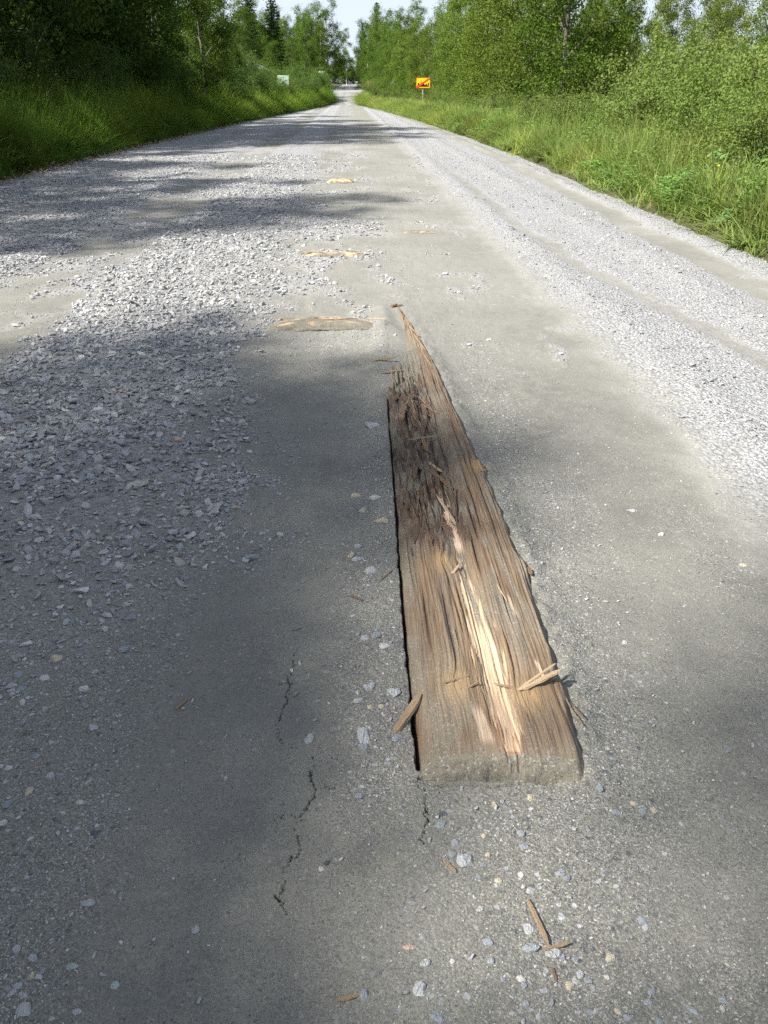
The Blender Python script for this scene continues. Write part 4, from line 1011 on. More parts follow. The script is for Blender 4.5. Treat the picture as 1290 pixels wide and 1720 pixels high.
# ------------------------------------------------------------------ trees and shrubs
def leaf_cloud(rs_, centers, crad, per, size, out_from, upb=.3, flat=1.0):
    """centers (n,3); returns V,F,C of diamond leaves around the centers"""
    n = len(centers) * per
    c = np.repeat(centers, per, 0); cr = np.repeat(crad, per)
    off = rs_.normal(0, 1, (n, 3)); off *= (cr * .55)[:, None]; off[:, 2] *= .8 * flat
    p = c + off
    nrm = rs_.normal(0, 1, (n, 3)) + (p - out_from) * .25; nrm[:, 2] += upb
    nrm /= np.linalg.norm(nrm, axis=1)[:, None]
    t = np.cross(nrm, rs_.normal(0, 1, (n, 3))); t /= np.linalg.norm(t, axis=1)[:, None] + 1e-9
    b = np.cross(nrm, t)
    s = (size * rs_.uniform(.6, 1.3, n))[:, None]
    tip = p + t * s * .62; base = p - t * s * .45; l = p + b * s * .36 + nrm * s * .10; r = p - b * s * .36 + nrm * s * .10
    V = np.stack([base, l, tip, r], 1).reshape(-1, 3)
    F = np.arange(n * 4).reshape(n, 4)
    tone = np.repeat(rs_.random(len(centers)), per) * .6 + rs_.random(n) * .4; dk = np.repeat(rs_.random(len(centers)) ** 2, per) * .7 + .3 * rs_.random(n)
    C = np.repeat(np.stack([tone, dk, rs_.random(n)], 1), 4, 0)
    return V, F, C

def make_tree(seed, h, rad, base, nl, ncl, per, leaf, mat, bark, lean=.04, cr=.42, trunk_r=.11, droop=0.0):
    r_ = np.random.default_rng(seed); rnd = random.Random(seed)
    top = Vector((rnd.gauss(0, lean) * h, rnd.gauss(0, lean) * h, h * .93))
    def axis(z): q = z / h; return Vector((top.x * q ** 1.3, top.y * q ** 1.3, z))
    parts = [tube([axis(h * q) + Vector((rnd.gauss(0, .03), rnd.gauss(0, .03), 0)) for q in np.linspace(0, .93, 9)], [trunk_r * (1.25 if q == 0 else 1 - .9 * q) for q in np.linspace(0, 1, 9)], 8)]
    lobes = []
    for i in range(nl):
        q = (i + .5) / nl; z = base + (h - base) * (q ** .95) * .98
        prof = math.sin(min(1, .16 + .84 * (1 - q)) ** .75 * math.pi * .62) * rnd.uniform(.65, 1.15)
        a = i * 2.4 + rnd.uniform(-.5, .5); d = rad * prof * .62
        c = axis(z) + Vector((math.cos(a) * d, math.sin(a) * d, -droop * d)); lr = rad * rnd.uniform(.34, .52) * (1.05 - .45 * q)
        lobes.append((c, lr)); st = axis(max(.25 * h * 0 + base * .5, z - d * .8))
        mid = st.lerp(c, .55) + Vector((0, 0, .1 * d)); parts.append(tube([st, mid, c], [trunk_r * .42 * (1 - .6 * q), trunk_r * .25, trunk_r * .10], 5))
    cen = []; crd = []
    tot = sum(l[1] ** 2 for l in lobes)
    for (c, lr) in lobes:
        m = max(3, int(ncl * lr ** 2 / tot)); v = r_.normal(0, 1, (m, 3)); v /= np.linalg.norm(v, axis=1)[:, None]
        v *= (lr * (r_.random(m) ** .33) * r_.uniform(.75, 1.25, m))[:, None]; v[:, 2] *= .85
        cc = np.array(c) + v; cen.append(cc); crd.append(np.full(m, cr) * r_.uniform(.6, 1.3, m))
        for j in range(min(5, m)):
            parts.append(tube([c, Vector(np.array(c) * .5 + cc[j] * .5 + np.array((0, 0, .05))), Vector(cc[j])], [trunk_r * .10, trunk_r * .07, trunk_r * .03], 4))
    cen = np.concatenate(cen); crd = np.concatenate(crd); cen[:, 2] = np.maximum(cen[:, 2], base * .55)
    V, F, C = leaf_cloud(r_, cen, crd, per, leaf, np.array((0, 0, h * .55)))
    me = np_mesh('crown', V, F, mat); set_col(me, 'leaf', C)
    tv, tf = merge(parts); tm = np_mesh('trunk', tv, tf, bark, True)
    return tm, me

def make_bush(seed, h, rad, ncl, per, leaf, mat, cr=.20):
    r_ = np.random.default_rng(seed); rnd = random.Random(seed); parts = []; cen = []
    ns = 9
    for i in range(ns):
        a = i * 2.4 + rnd.uniform(-.4, .4); d = rad * rnd.uniform(.25, .85); hh = h * (1 - .35 * (d / rad) ** 2) * rnd.uniform(.72, 1.03)
        p0 = Vector((math.cos(a) * .08, math.sin(a) * .08, -.05)); p2 = Vector((math.cos(a) * d, math.sin(a) * d, hh)); p1 = p0.lerp(p2, .5) + Vector((-math.cos(a) * .1 * d, -math.sin(a) * .1 * d, .12 * h))
        parts.append(tube([p0, p1, p2], [.022, .014, .004], 5))
        m = ncl // ns
        for _ in range(m):
            q = rnd.uniform(.12, 1.02); b = p0.lerp(p1, q * 2) if q < .5 else p1.lerp(p2, q * 2 - 1)
            sp = rad * .30 * (1 - .4 * q); cen.append((b.x + rnd.gauss(0, sp), b.y + rnd.gauss(0, sp), max(.12, b.z + rnd.gauss(0, .10 * h))))
    cen = np.array(cen); V, F, C = leaf_cloud(r_, cen, np.full(len(cen), cr) * r_.uniform(.6, 1.3, len(cen)), per, leaf, np.array((0, 0, h * .4)))
    me = np_mesh('crown', V, F, mat); set_col(me, 'leaf', C); tv, tf = merge(parts)
    return np_mesh('stems', tv, tf, M_BARK, True), me

def make_spruce(seed, h, rad):
    r_ = np.random.default_rng(seed); rnd = random.Random(seed)
    parts = [tube([(0, 0, 0), (0, 0, h * .5), (0, 0, h)], [.16, .09, .01], 7)]; cen = []; crd = []
    z = .6
    while z < h * .99:
        q = z / h; rr = rad * (1 - q) ** .85 + .06; nb = 9 if q < .8 else 6; a0 = rnd.uniform(0, 6)
        for b in range(nb):
            a = a0 + b * 6.283 / nb + rnd.uniform(-.25, .25); L = rr * rnd.uniform(.7, 1.15)
            e = Vector((math.cos(a) * L, math.sin(a) * L, z - .28 * L + .12 * L)); parts.append(tube([(0, 0, z), (math.cos(a) * L * .5, math.sin(a) * L * .5, z - .18 * L), tuple(e)], [.03 * (1 - q) + .008, .015, .004], 4))
            for t in np.linspace(.2, 1, max(2, int(L / .22))):
                cen.append((math.cos(a) * L * t, math.sin(a) * L * t, z - .3 * L * t + .14 * L * t * t)); crd.append(.16 + .10 * (1 - t))
        z += .34 * (1 - .45 * q) + .06
    cen = np.array(cen); V, F, C = leaf_cloud(r_, cen, np.array(crd) * 1.3, 9, .17, np.array((0, 0, h * .3)), .1, .6)
    me = np_mesh('crown', V, F, M_NEEDLE); set_col(me, 'leaf', C); tv, tf = merge(parts)
    return np_mesh('trunk', tv, tf, M_BARK, True), me

TREE = [make_tree(900 + k, 10.0, 2.5, 1.6, 16, 470, 50, .100, M_LEAF, M_BARK, cr=.37) for k in range(3)]
BIRCH = [make_tree(920 + k, 10.0, 1.7, 1.3, 18, 360, 48, .092, M_LEAF, M_BIRCH, .03, .31, .085, .35) for k in range(2)]
BUSH = [make_bush(940 + k, 2.0, 1.15, 300, 46, .048, M_WILLOW) for k in range(3)]
SPRUCE = [make_spruce(960 + k, 12.0, 1.9) for k in range(2)]

def plant(name, proto, x, y, s, label, cat, group=None, tint=(1, 1, 1), sz=None, rz=None, sink=.05):
    zz = float(land_z(np.array([float(x)]), np.array([float(y)]))[0])
    r = link(name, None, loc=(x, y, zz - sink)); r.rotation_euler = (0, 0, random.uniform(0, 6.28) if rz is None else rz); r.scale = (s, s, s if sz is None else sz)
    tag(r, label, cat, group)
    a = link('stems' if proto in BUSH else 'trunk', proto[0], r); b = link('crown', proto[1], r); b.color = (*tint, 1)
    return r

rp_ = random.Random(77)
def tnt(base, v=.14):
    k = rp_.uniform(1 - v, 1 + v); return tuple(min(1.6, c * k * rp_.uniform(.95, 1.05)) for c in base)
DK = (.42, .52, .48); MID = (.82, .9, .75); LT = (1.1, 1.1, .9); OL = (1.15, 1.05, .85)  # leaf tints; DK paints the shade of the left wood into its leaves

# left wood, standing in its own shade, leaf tint darkened for it as well
LEFT = [(-11.3, 14.5, .72), (-12.6, 18.5, .80), (-11.2, 22.5, .70), (-12.4, 26, 1.30), (-11.4, 30, 1.38), (-12.8, 33.5, 1.45), (-11.3, 37.5, 1.40), (-12.5, 42, 1.25), (-11.6, 47, .92), (-12.6, 53, .85), (-13.9, 28.5, 1.42), (-14.2, 35.5, 1.5), (-13.8, 39.5, 1.45), (-14.4, 31.5, 1.5)]
for i, (x, y, s) in enumerate(LEFT):
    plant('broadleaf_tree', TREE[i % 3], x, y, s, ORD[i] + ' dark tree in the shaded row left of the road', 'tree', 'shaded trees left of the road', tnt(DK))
for i in range(26):
    x = rp_.uniform(-30, -15); y = rp_.uniform(8, 75)
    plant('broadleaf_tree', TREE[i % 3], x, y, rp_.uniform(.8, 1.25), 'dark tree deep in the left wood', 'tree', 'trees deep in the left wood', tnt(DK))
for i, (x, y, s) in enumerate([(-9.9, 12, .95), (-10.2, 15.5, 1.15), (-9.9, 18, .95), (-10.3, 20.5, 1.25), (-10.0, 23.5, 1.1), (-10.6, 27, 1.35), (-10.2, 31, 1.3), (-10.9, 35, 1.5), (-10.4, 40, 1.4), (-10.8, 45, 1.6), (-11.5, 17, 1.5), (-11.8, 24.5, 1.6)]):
    plant('roadside_bush', BUSH[i % 3], x, y, s, ORD[i] + ' dark bush behind the tall grass on the left', 'bush', 'shaded bushes left of the road', tnt((.45, .55, .48)))  # leaf tint darkened for the shade on this side
# trees standing left of the picture whose shade falls on the road near the viewer
SHADE = [('T1', -10.29, -0.13, 1.17, 0.07), ('T2', -9.14, -2.56, 0.89, 0.53), ('T1', -13.53, -2.10, 1.01, 1.24), ('B1', -13.38, -7.25, 1.11, 2.62), ('T1', -10.41, -4.47, 1.19, 5.90), ('T2', -11.72, 8.33, 1.22, 5.34), ('T1', -10.91, -2.30, 1.24, 6.06), ('T2', -12.61, 0.09, 1.02, 0.91), ('T1', -8.85, -5.07, 1.45, 0.06), ('T1', -9.35, 13.50, 0.80, 1.69), ('B0', -10.85, 6.32, 0.80, 2.08), ('B0', -12.68, -3.43, 1.45, 4.74)]
for i, (pk, x, y, s, rz) in enumerate(SHADE):
    pr = (TREE if pk[0] == 'T' else BIRCH)[int(pk[1])]
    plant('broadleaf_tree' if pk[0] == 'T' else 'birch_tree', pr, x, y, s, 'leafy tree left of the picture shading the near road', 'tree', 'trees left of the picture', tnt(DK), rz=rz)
# left side further off, in the sun
for i, (x, y, s, lb) in enumerate([(-9.6, 50, 1.0, 'sunlit leafy tree at the right end of the dark left row'), (-11.2, 60, .95, 'leafy tree behind the sunlit one on the left')]):
    plant('broadleaf_tree', TREE[(i + 2) % 3], x, y, s, lb, 'tree', None, tnt(MID))
for i, (x, y, s) in enumerate([(-9.6, 55, 1.1), (-9.8, 60, 1.5), (-10.2, 66, 1.3), (-10.0, 72, 1.6), (-9.5, 80, 1.2), (-9.2, 86, 1.3), (-10.6, 90, 1.7), (-8.9, 96, 1.3), (-9.8, 102, 1.5), (-8.6, 108, 1.5), (-8.2, 116, 1.7), (-9.2, 121, 1.9), (-8.4, 125, 1.5), (-11, 112, 1.8)]):
    plant('roadside_bush', BUSH[(i + 1) % 3], x, y, s, ORD[i] + ' light green bush on the far left verge before the junction', 'bush', 'far left bushes', tnt(MID))
for i, (x, y, s) in enumerate([(-16.2, 114, 1.08), (-14.3, 122, 1.08)]):
    plant('spruce_tree', SPRUCE[i], x, y, s, ['dark spruce with a bare pointed top, left of the sky gap', 'tall spruce nearest the sky gap on the left'][i], 'tree', None, tnt((1.3, 1.3, 1.1)))
for i in range(14):
    plant('broadleaf_tree', TREE[i % 3], rp_.uniform(-30, -14.5), rp_.uniform(76, 130), rp_.uniform(.85, 1.15), 'mid green tree in the far left wood', 'tree', 'far left wood', tnt(MID))
for i, (pr, x, y, s, lb) in enumerate([(TREE[0], -11.6, 153, 1.18, 'left tree of the round pair closing the road beyond the junction'), (TREE[1], -9.4, 157, 1.26, 'right tree of the round pair closing the road beyond the junction'), (TREE[2], -15.2, 150, .98, 'lower leafy tree left of the pair beyond the junction'),
                                  (TREE[0], -13.6, 160, 1.15, 'leafy tree behind the pair beyond the junction'), (TREE[1], -18.5, 153, 1.0, 'leftmost leafy tree beyond the junction'), (BIRCH[0], -10.3, 150.5, .95, 'birch with a pale trunk in front of the round pair'),
                                  (TREE[2], -12.6, 130, .62, 'small tree behind the left bushes before the junction'), (TREE[0], -15.0, 122, .8, 'leafy tree in front of the spruces on the left'), (TREE[1], -13.0, 108, .66, 'bushy tree above the pale board'), (TREE[2], -12.4, 146, 1.05, 'broad leafy tree left of the junction end'), (TREE[0], -17, 140, 1.15, 'broad leafy tree between spruces and the round pair')]):
    plant('birch_tree' if pr in BIRCH else 'broadleaf_tree', pr, x, y, s, lb, 'tree', None, tnt(MID))
plant('birch_tree', BIRCH[1], -6.9, 172, .95, 'slim birch with a white trunk at the end of the road', 'tree', None, tnt(MID))
for i in range(24):
    x = -34 + i * 2.6 + rp_.uniform(-.8, .8)
    plant('broadleaf_tree', TREE[i % 3], x, rp_.uniform(186, 200) if abs(x + 7) > 4 else rp_.uniform(196, 206), rp_.uniform(.62, .8) if abs(x + 6) < 5 else rp_.uniform(.85, 1.1), 'leafy tree in the wood that closes the road', 'tree', 'wood closing the road', tnt((.8, .85, .7)))
for i in range(30):
    y = rp_.uniform(185, 240); x = rp_.uniform(-60, 50); k = rp_.random()
    if abs(x + 9 - 0) < 2.0 and y < 190: continue
    pr, nm = (SPRUCE[i % 2], 'spruce_tree') if k < .15 else (TREE[i % 3], 'broadleaf_tree')
    plant(nm, pr, x, y, rp_.uniform(.75, 1.0) if abs(x + 7) < 8 else rp_.uniform(.9, 1.2), 'spruce in the distant wood beyond the junction' if k < .15 else 'leafy tree in the distant wood beyond the junction', 'tree', 'distant spruces' if k < .15 else 'distant leafy trees', tnt(MID))
for i, (x, y, s) in enumerate([(-21, 190, 1.05), (-17.5, 195, 1.0), (-14.2, 188, .92)]):
    plant('spruce_tree', SPRUCE[i % 2], x, y, s, 'spruce top showing above the birches at the sky gap', 'tree', 'spruces at the sky gap', tnt((1.1, 1.0, .85)))

# right side
plant('spruce_tree', SPRUCE[1], -1.2, 158, 1.06, 'dark spruce behind the trees right of the sky gap', 'tree', None, tnt((1.3, 1.3, 1.1)))
for i, (pr, x, y, s, lb) in enumerate([(BIRCH[0], -2.6, 150, 1.05, 'slim leafy tree bordering the sky gap on the right'), (TREE[1], -.6, 136, .92, 'leafy tree by the junction on the right'), (TREE[2], 1.2, 128, .95, 'second leafy tree by the junction on the right'), (TREE[0], 2.2, 140, 1.1, 'tall leafy tree behind the junction on the right'), (TREE[1], -1.9, 163, 1.0, 'leafy tree behind the slim one at the sky gap'), (TREE[2], 4.5, 150, 1.2, 'tall leafy tree far behind the right row'), (TREE[0], -3.4, 168, 1.05, 'round leafy tree narrowing the sky gap from the right'), (TREE[2], -.2, 146, 1.15, 'full leafy tree right of the sky gap'), (TREE[1], 1.0, 120, .9, 'full leafy tree before the junction on the right')]):
    plant('birch_tree' if pr in BIRCH else 'broadleaf_tree', pr, x, y, s, lb, 'tree', None, tnt(MID))
ROW = [(6.4, 33.5, .98), (6.1, 39, .92), (6.6, 45, .95), (5.9, 51, .92), (6.2, 57, .95), (5.6, 63, .88), (6.0, 69, .92), (5.3, 75.5, .86), (4.9, 83, .84), (4.1, 90, .80), (3.3, 97, .78), (2.2, 105, .78), (1.2, 112, .80)]
for i, (x, y, s) in enumerate(ROW):
    plant('broadleaf_tree', TREE[(i + 1) % 3], x, y, s, 'big dark green alder standing nearest on the right' if i == 0 else ORD[i] + ' tree of the right roadside row, counting from the big alder', 'tree', None if i == 0 else 'trees along the right verge', tnt((.85, .95, .75) if i == 0 else LT))
for i in range(26):
    y = rp_.uniform(48, 115); x = rp_.uniform(10, 34)
    if x > .30 * y: x = .22 * y
    plant('birch_tree' if i % 3 else 'broadleaf_tree', BIRCH[i % 2] if i % 3 else TREE[i % 3], x, y, rp_.uniform(.8, 1.05) if x < .18 * y else rp_.uniform(.6, .75), 'leafy tree in the wood behind the right roadside row', 'tree', 'wood behind the right row', tnt(MID))
YB = [(12.4, 42, .54, 'young olive birch right of the big alder'), (13.6, 46, .57, 'second young birch right of the alder, thin pointed top'), (13.8, 40, .50, 'young birch between the olive one and the bright one'), (13.2, 33, .48, 'bright green young birch, tallest near the right edge'),
      (16.0, 44, .56, 'young birch behind the bright one'), (16.2, 39, .50, 'young birch at the right picture edge'), (18.4, 43, .55, 'outermost young birch on the right'), (11.6, 49, .58, 'young birch close behind the alder'), (14.9, 48, .60, 'rounded young birch in the gap left of the bright one'), (17.6, 50, .60, 'young birch far behind at the right edge'), (10.4, 40, .50, 'young birch beside the crown of the alder')]
for i, (x, y, s, lb) in enumerate(YB):
    plant('birch_tree', (BIRCH + TREE)[i % 5], x, y, s, lb, 'tree', None, tnt(OL if i != 3 else LT), sz=s * 1.02)
RB = [(6.0, 14.6, .72, 'low willow bush nearest on the right'), (6.7, 17.4, .92, 'pale green willow bush right of the grass'), (7.6, 15.9, .88, 'willow bush at the right picture edge'), (7.0, 20.5, 1.05, 'broad pale willow bush in the middle of the right scrub'),
      (8.6, 19.4, 1.05, 'willow bush behind the one at the right edge'), (8.4, 23.0, 1.15, 'tall willow bush below the young birches'), (6.6, 23.6, 1.0, 'willow bush in front of the alder'), (10.2, 24.0, 1.45, 'dark green bush below the bright young birch'), (9.6, 28, 1.4, 'bush behind the right scrub'), (7.0, 27, 1.05, 'bush at the foot of the alder'), (11.6, 30, 1.6, 'large bush at the back of the right scrub'), (12.5, 27, 1.3, 'back bush at the right edge'), (5.9, 12.9, .62, 'small willow bush at the right edge just above the dry stalks'), (6.3, 19.0, .80, 'willow bush close behind the grass in mid scrub'), (5.9, 25.5, .85, 'willow bush beside the reddish weeds'), (5.8, 29, .9, 'willow bush on the near side of the alder foot'), (9.2, 33, 1.6, 'bush between alder and young birches')]
RB = [(x - .55 - .02 * (y - 14), y, s * (1.32 if y < 23.5 else .92), lb) for (x, y, s, lb) in RB]
for i, (x, y, s, lb) in enumerate(RB):
    plant('roadside_bush', BUSH[i % 3], x, y, s, lb, 'bush', None, tnt((.7, .8, .7) if 'dark' in lb else LT, .08))
for i, (x, y, s) in enumerate([(5.4, 30, .7), (5.2, 36, .8), (5.3, 42, .9), (4.9, 48, .9), (4.7, 54, .95), (4.5, 60, .9), (4.3, 66, 1.0), (3.8, 73, .9), (4.6, 79, 1.1), (3.0, 85, .95), (2.3, 91, 1.0), (1.5, 98, 1.1), (.2, 105, 1.1), (-1.0, 113, 1.1), (-1.6, 120, 1.1), (-2.2, 127, 1.1), (1, 118, 1.5), (-1.0, 131, 1.2)]):
    plant('roadside_bush', BUSH[i % 3], x, y, s, ORD[i] + ' low bush along the right verge under the roadside trees', 'bush', 'bushes along the right verge', tnt(LT))

# dry brown stalks and yellow flowers in the right verge
def dry_plant(seed):
    rnd = random.Random(seed); V = []; F = []; C = []; parts = []
    for i in range(14):
        a = rnd.uniform(0, 6.28); d = rnd.uniform(.03, .3); h = rnd.uniform(.45, .85); p1 = Vector((math.cos(a) * d * .4, math.sin(a) * d * .4, h * .6)); p2 = Vector((math.cos(a) * d, math.sin(a) * d, h))
        parts.append(tube([(0, 0, -.05), p1, p2], [.006, .005, .003], 4))
    v, f = merge(parts); st = np_mesh('stalks', v, f, M_DRY); set_col(st, 'leaf', np.tile([.5, .3, .5], (len(v), 1)))
    r_ = np.random.default_rng(seed); cen = np.stack([r_.normal(0, .18, 60), r_.normal(0, .18, 60), r_.uniform(.2, .8, 60)], 1)
    V, F, C = leaf_cloud(r_, cen, np.full(60, .10), 8, .035, np.array((0, 0, .2))); cr = np_mesh('dead_leaves', V, F, M_DRY); set_col(cr, 'leaf', C)
    return st, cr
DRYP = [dry_plant(k) for k in (1, 2)]
for i, (x, y, s, lb) in enumerate([(5.1, 13.0, .9, 'reddish dry stalks at the right edge, lowest clump'), (5.5, 12.4, .85, 'brown dead stalks at the right picture edge'), (5.7, 13.6, 1.0, 'dry reddish weeds behind the lowest clump'), (5.3, 19.5, 1.0, 'reddish dry weeds left of the willow bushes'), (5.6, 21, .9, 'second clump of reddish weeds behind the first'), (3.2, 75.6, 1.9, 'brown dry shrub under the yellow sign')]):
    zz = float(land_z(np.array([x]), np.array([y]))[0]); r = link('dry_weed', None, loc=(x, y, zz), scale=(s, s, s)); tag(r, lb, 'weed')
    link('stalks', DRYP[i % 2][0], r); link('dead_leaves', DRYP[i % 2][1], r)
M_YEL = plain('yellow_petals', (.75, .58, .02), .6, .1); M_STEM = plain('flower_stem', (.08, .13, .03), .6)
def flower_meshes():
    bm = bmesh.new()
    for i in range(6):
        a = i * math.pi / 3; c = Vector((math.cos(a), math.sin(a), 0)); p = Vector((-math.sin(a), math.cos(a), 0))
        vs = [bm.verts.new(q) for q in (c * .003, c * .014 + p * .010 + Vector((0, 0, .005)), c * .026 + Vector((0, 0, .008)), c * .014 - p * .010 + Vector((0, 0, .005)))]; bm.faces.new(vs)
    head = bm_mesh('petals', bm, M_YEL); v, f = tube([(0, 0, -.5), (.01, 0, -.2), (0, 0, 0)], [.003, .003, .002], 4); return head, np_mesh('stem', v, f, M_STEM)
FH, FS = flower_meshes()
for i, (x, y, h) in enumerate([(4.55, 12.1, .55), (4.75, 11.6, .42), (4.35, 16.4, .62), (4.6, 10.6, .4), (4.95, 12.8, .6), (4.5, 14.8, .6)]):
    zz = float(land_z(np.array([x]), np.array([y]))[0]) + h; r = link('yellow_flower', None, loc=(x, y, zz), rot=(.5, -.4, i), scale=(.75, .75, .75)); tag(r, 'small yellow buttercup standing in the right verge grass', 'flower', 'yellow flowers in the right verge')
    link('petals', FH, r); link('stem', FS, r)

# ------------------------------------------------------------------ signs and buildings
M_SY = plain('sign_yellow', (.90, .58, .01), .45, .04, spec=.4); M_SR = plain('sign_red', (.75, .05, .02), .45, .05, spec=.4); M_SB = plain('sign_black', (.025, .022, .02), .5, .1)
M_ZN = plain('galvanised_steel', (.42, .43, .44), .45, .12, spec=.5); M_SW = plain('sign_white', (.78, .80, .82), .45, .04); M_SO = plain('sign_orange', (.85, .25, .02), .45, .05); M_SBL = plain('sign_blue', (.28, .38, .55), .45, .05)
def flat_poly(pts, depth, mat, name):
    bm = bmesh.new(); a = [bm.verts.new((p[0], 0, p[1])) for p in pts]; f = bm.faces.new(a); r = bmesh.ops.extrude_face_region(bm, geom=[f])
    bmesh.ops.translate(bm, vec=(0, depth, 0), verts=[v for v in r['geom'] if isinstance(v, bmesh.types.BMVert)]); bmesh.ops.recalc_face_normals(bm, faces=bm.faces); bmesh.ops.triangulate(bm, faces=bm.faces)
    return bm_mesh(name, bm, mat)
def post(parent, h, r=.035, x=0):
    v, f = tube([(x, .05, -.3), (x, .05, h)], [r, r], 10); link('post', np_mesh('post', v, f, M_ZN, True), parent)

sx_, sy_ = 3.25, 77.0; sz_ = float(land_z(np.array([sx_]), np.array([sy_]))[0])
sg = link('town_limit_sign', None, loc=(sx_, sy_, sz_), rot=(0, 0, R(-2))); tag(sg, 'yellow sign with black skyline and red diagonal on the right verge', 'road sign')
W, Hh = 1.16, .78; zc = 2.20 - sz_
link('panel', bm_mesh('panel', box_bm(W, .03, Hh, (0, 0, zc), .006), M_SY), sg)
bt = .035
for nm, c, d in (('border', (0, -.0175, zc + Hh / 2 - bt / 2), (W, .006, bt)), ('border', (0, -.0175, zc - Hh / 2 + bt / 2), (W, .006, bt)), ('border', (-W / 2 + bt / 2, -.0175, zc), (bt, .006, Hh - 2 * bt)), ('border', (W / 2 - bt / 2, -.0175, zc), (bt, .006, Hh - 2 * bt))):
    link(nm, bm_mesh(nm, box_bm(*d, c), M_SR), sg)
SK = .866
sk = [(-.56, -.34), (.55, -.34), (.55, -.02), (.44, -.02), (.44, -.24), (.38, -.24), (.38, -.12), (.33, -.04), (.26, -.10), (.26, -.16), (.14, -.16), (.10, -.08), (.0, -.08), (-.05, -.14), (-.16, -.14), (-.16, .02), (-.20, .28), (-.24, .02), (-.24, -.14), (-.34, -.14), (-.34, -.08), (-.41, .0), (-.49, -.02), (-.52, -.10), (-.50, -.2), (-.56, -.2)]
link('skyline', flat_poly([(a * SK, b * SK + zc) for a, b in sk], .004, M_SB, 'skyline'), sg, (0, -.020, 0))
link('diagonal_bar', flat_poly([(a * SK, b * SK + zc) for a, b in ((-.62, -.41), (-.47, -.41), (.62, .33), (.62, .41), (.50, .41), (-.62, -.32))], .004, M_SR, 'diagonal_bar'), sg, (0, -.026, 0))
post(sg, zc + Hh / 2 - .05)

def small_sign(name, x, y, label, pts, mat, z0, face=-1, rz=0):
    zz = float(land_z(np.array([x]), np.array([y]))[0]); s = link(name, None, loc=(x, y, zz), rot=(0, 0, rz)); tag(s, label, 'road sign')
    link('panel', flat_poly([(a, b + z0) for a, b in pts], .02, mat, 'panel'), s); post(s, z0 + .3); return s
small_sign('give_way_sign', -9.0, 133.5, 'white triangular give way sign seen from behind at the junction', [(-.5, .42), (.5, .42), (0, -.45)], M_SW, 2.45)
small_sign('direction_sign', -2.2, 137.0, 'small orange direction sign at the far junction', [(-.5, .3), (.25, .3), (.5, 0), (.25, -.3), (-.5, -.3)], M_SO, 1.25)
small_sign('blue_sign', 1.15, 116.0, 'tiny blue-white sign among the right trees', [(-.2, .22), (.2, .22), (.2, -.22), (-.2, -.22)], M_SBL, 2.4)
zz = float(land_z(np.array([-4.4]), np.array([147.2]))[0]); pst = link('marker_post', None, loc=(-4.6, 147.2, zz)); tag(pst, 'thin dark marker post beyond the junction', 'post')
v, f = tube([(0, 0, -.2), (0, 0, 1.0)], [.05, .05], 8); link('post', np_mesh('post', v, f, M_SB, True), pst); v, f = tube([(0, 0, .7), (0, 0, .9)], [.056, .056], 8); link('reflector_band', np_mesh('reflector_band', v, f, M_SW, True), pst)

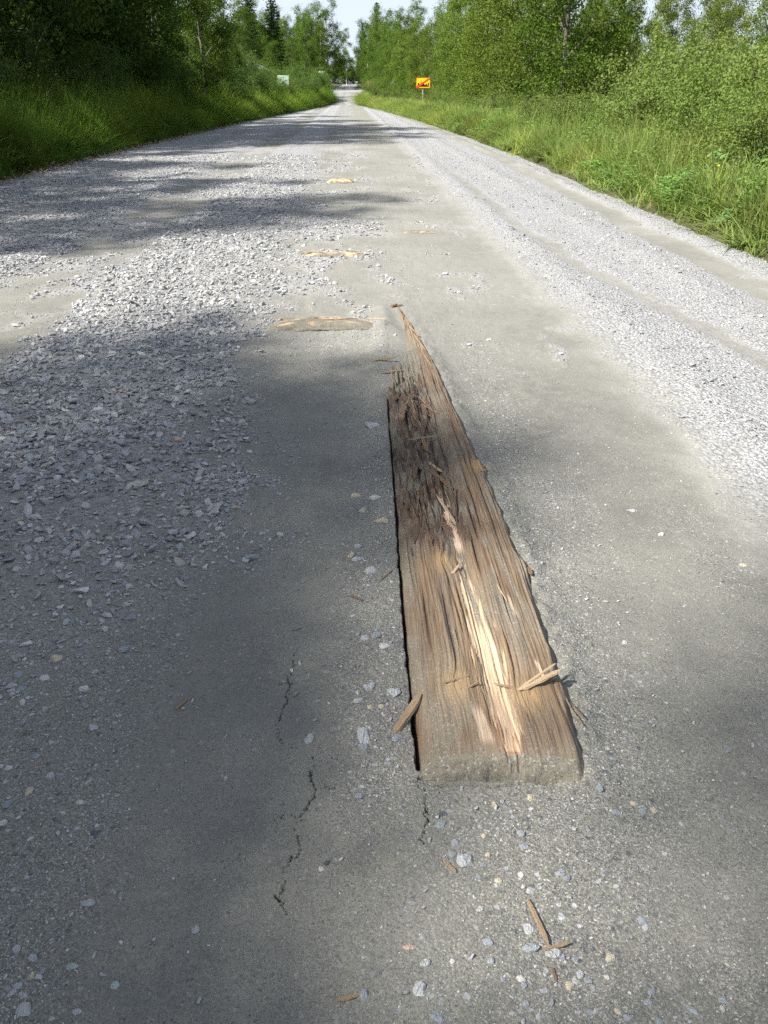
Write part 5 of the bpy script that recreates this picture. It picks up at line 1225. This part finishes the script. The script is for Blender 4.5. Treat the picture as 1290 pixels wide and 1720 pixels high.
for i, (x, y, s_) in enumerate([(-15.5, 92, 1.7), (-17.5, 91, 1.9), (-13.6, 91, 1.75), (-19.5, 93, 2.0), (-9.75, 86.4, .98), (-14.5, 95, 2.35), (-13.3, 96, 2.05), (-15.8, 95.6, 2.5)]):
    plant('garden_bush', BUSH[i % 3], x, y, s_, ORD[i].replace('nearest', 'first') + ' of the bushes in front of the white house and pale board', 'bush', 'bushes before the white house', tnt(MID))
for i, (x, y, s_) in enumerate([(-14.9, 92.5, .60), (-18, 95, .62)]):
    plant('broadleaf_tree', TREE[i + 1], x, y, s_, ['small tree before the left half of the white house', 'small tree beside the left corner of the white house'][i], 'tree', None, tnt(MID))
for i in range(12):
    plant('wood_edge_bush', BUSH[i % 3], -17 + i * 1.8, rp_.uniform(178, 186) if abs(-17 + i * 1.8 + 6) > 2 else 192, rp_.uniform(1.5, 2.2), 'bush closing the end of the road under the far trees', 'bush', 'bushes at the end of the road', tnt((.7, .75, .6)))
# pale notice board
zz = float(land_z(np.array([-9.3]), np.array([88.]))[0]); nb = link('notice_board', None, loc=(-9.55, 88, zz)); tag(nb, 'pale green board standing among the left bushes', 'board')
M_PG = plain('pale_green_paint', (.45, .60, .50), .5, .08); link('panel', bm_mesh('panel', box_bm(1.05, .04, .95, (0, 0, 2.55 - .3), .01), M_PG), nb); post(nb, 2.6, .04, -.4); post(nb, 2.6, .04, .4)
# white house glimpsed through the leaves
zz = float(land_z(np.array([-14.]), np.array([99.]))[0]); ho = link('white_house', None, loc=(-16.1, 99, zz), scale=(1, 1, .84)); tag(ho, 'white house half hidden behind the left bushes', 'house')
M_HW = plain('white_house_paint', (.78, .78, .77), .7, .05); M_HR = plain('grey_roof', (.30, .31, .33), .8, .15); M_GL = plain('window_glass', (.05, .06, .07), .1, .1, spec=.6)
link('wall', flat_poly([(-3, 0), (3, 0), (3, 3.7), (0, 5.2), (-3, 3.7)], 8, M_HW, 'wall'), ho)
rf = link('roof', flat_poly([(-3.5, 3.50), (0, 5.25), (3.5, 3.50), (3.5, 3.68), (0, 5.43), (-3.5, 3.68)], 8.4, M_HR, 'roof'), ho, (0, -.2, 0))
link('chimney', bm_mesh('chimney', box_bm(.6, .6, 1.4, (-.8, 3, 5.4)), M_HR), rf)
for wx in (-1.7, 1.5):
    w = link('window', bm_mesh('window', box_bm(1.1, .06, 1.2, (wx, -.03, 1.9), .01), M_HW), ho); link('pane', bm_mesh('pane', box_bm(.9, .02, 1.0, (wx, -.075, 1.9)), M_GL), w)
dr = link('door', bm_mesh('door', box_bm(.95, .06, 2.05, (-.1, -.03, 1.05), .01), M_HR), ho); link('handle', bm_mesh('handle', box_bm(.12, .05, .03, (.25, -.085, 1.05)), M_ZN), dr)
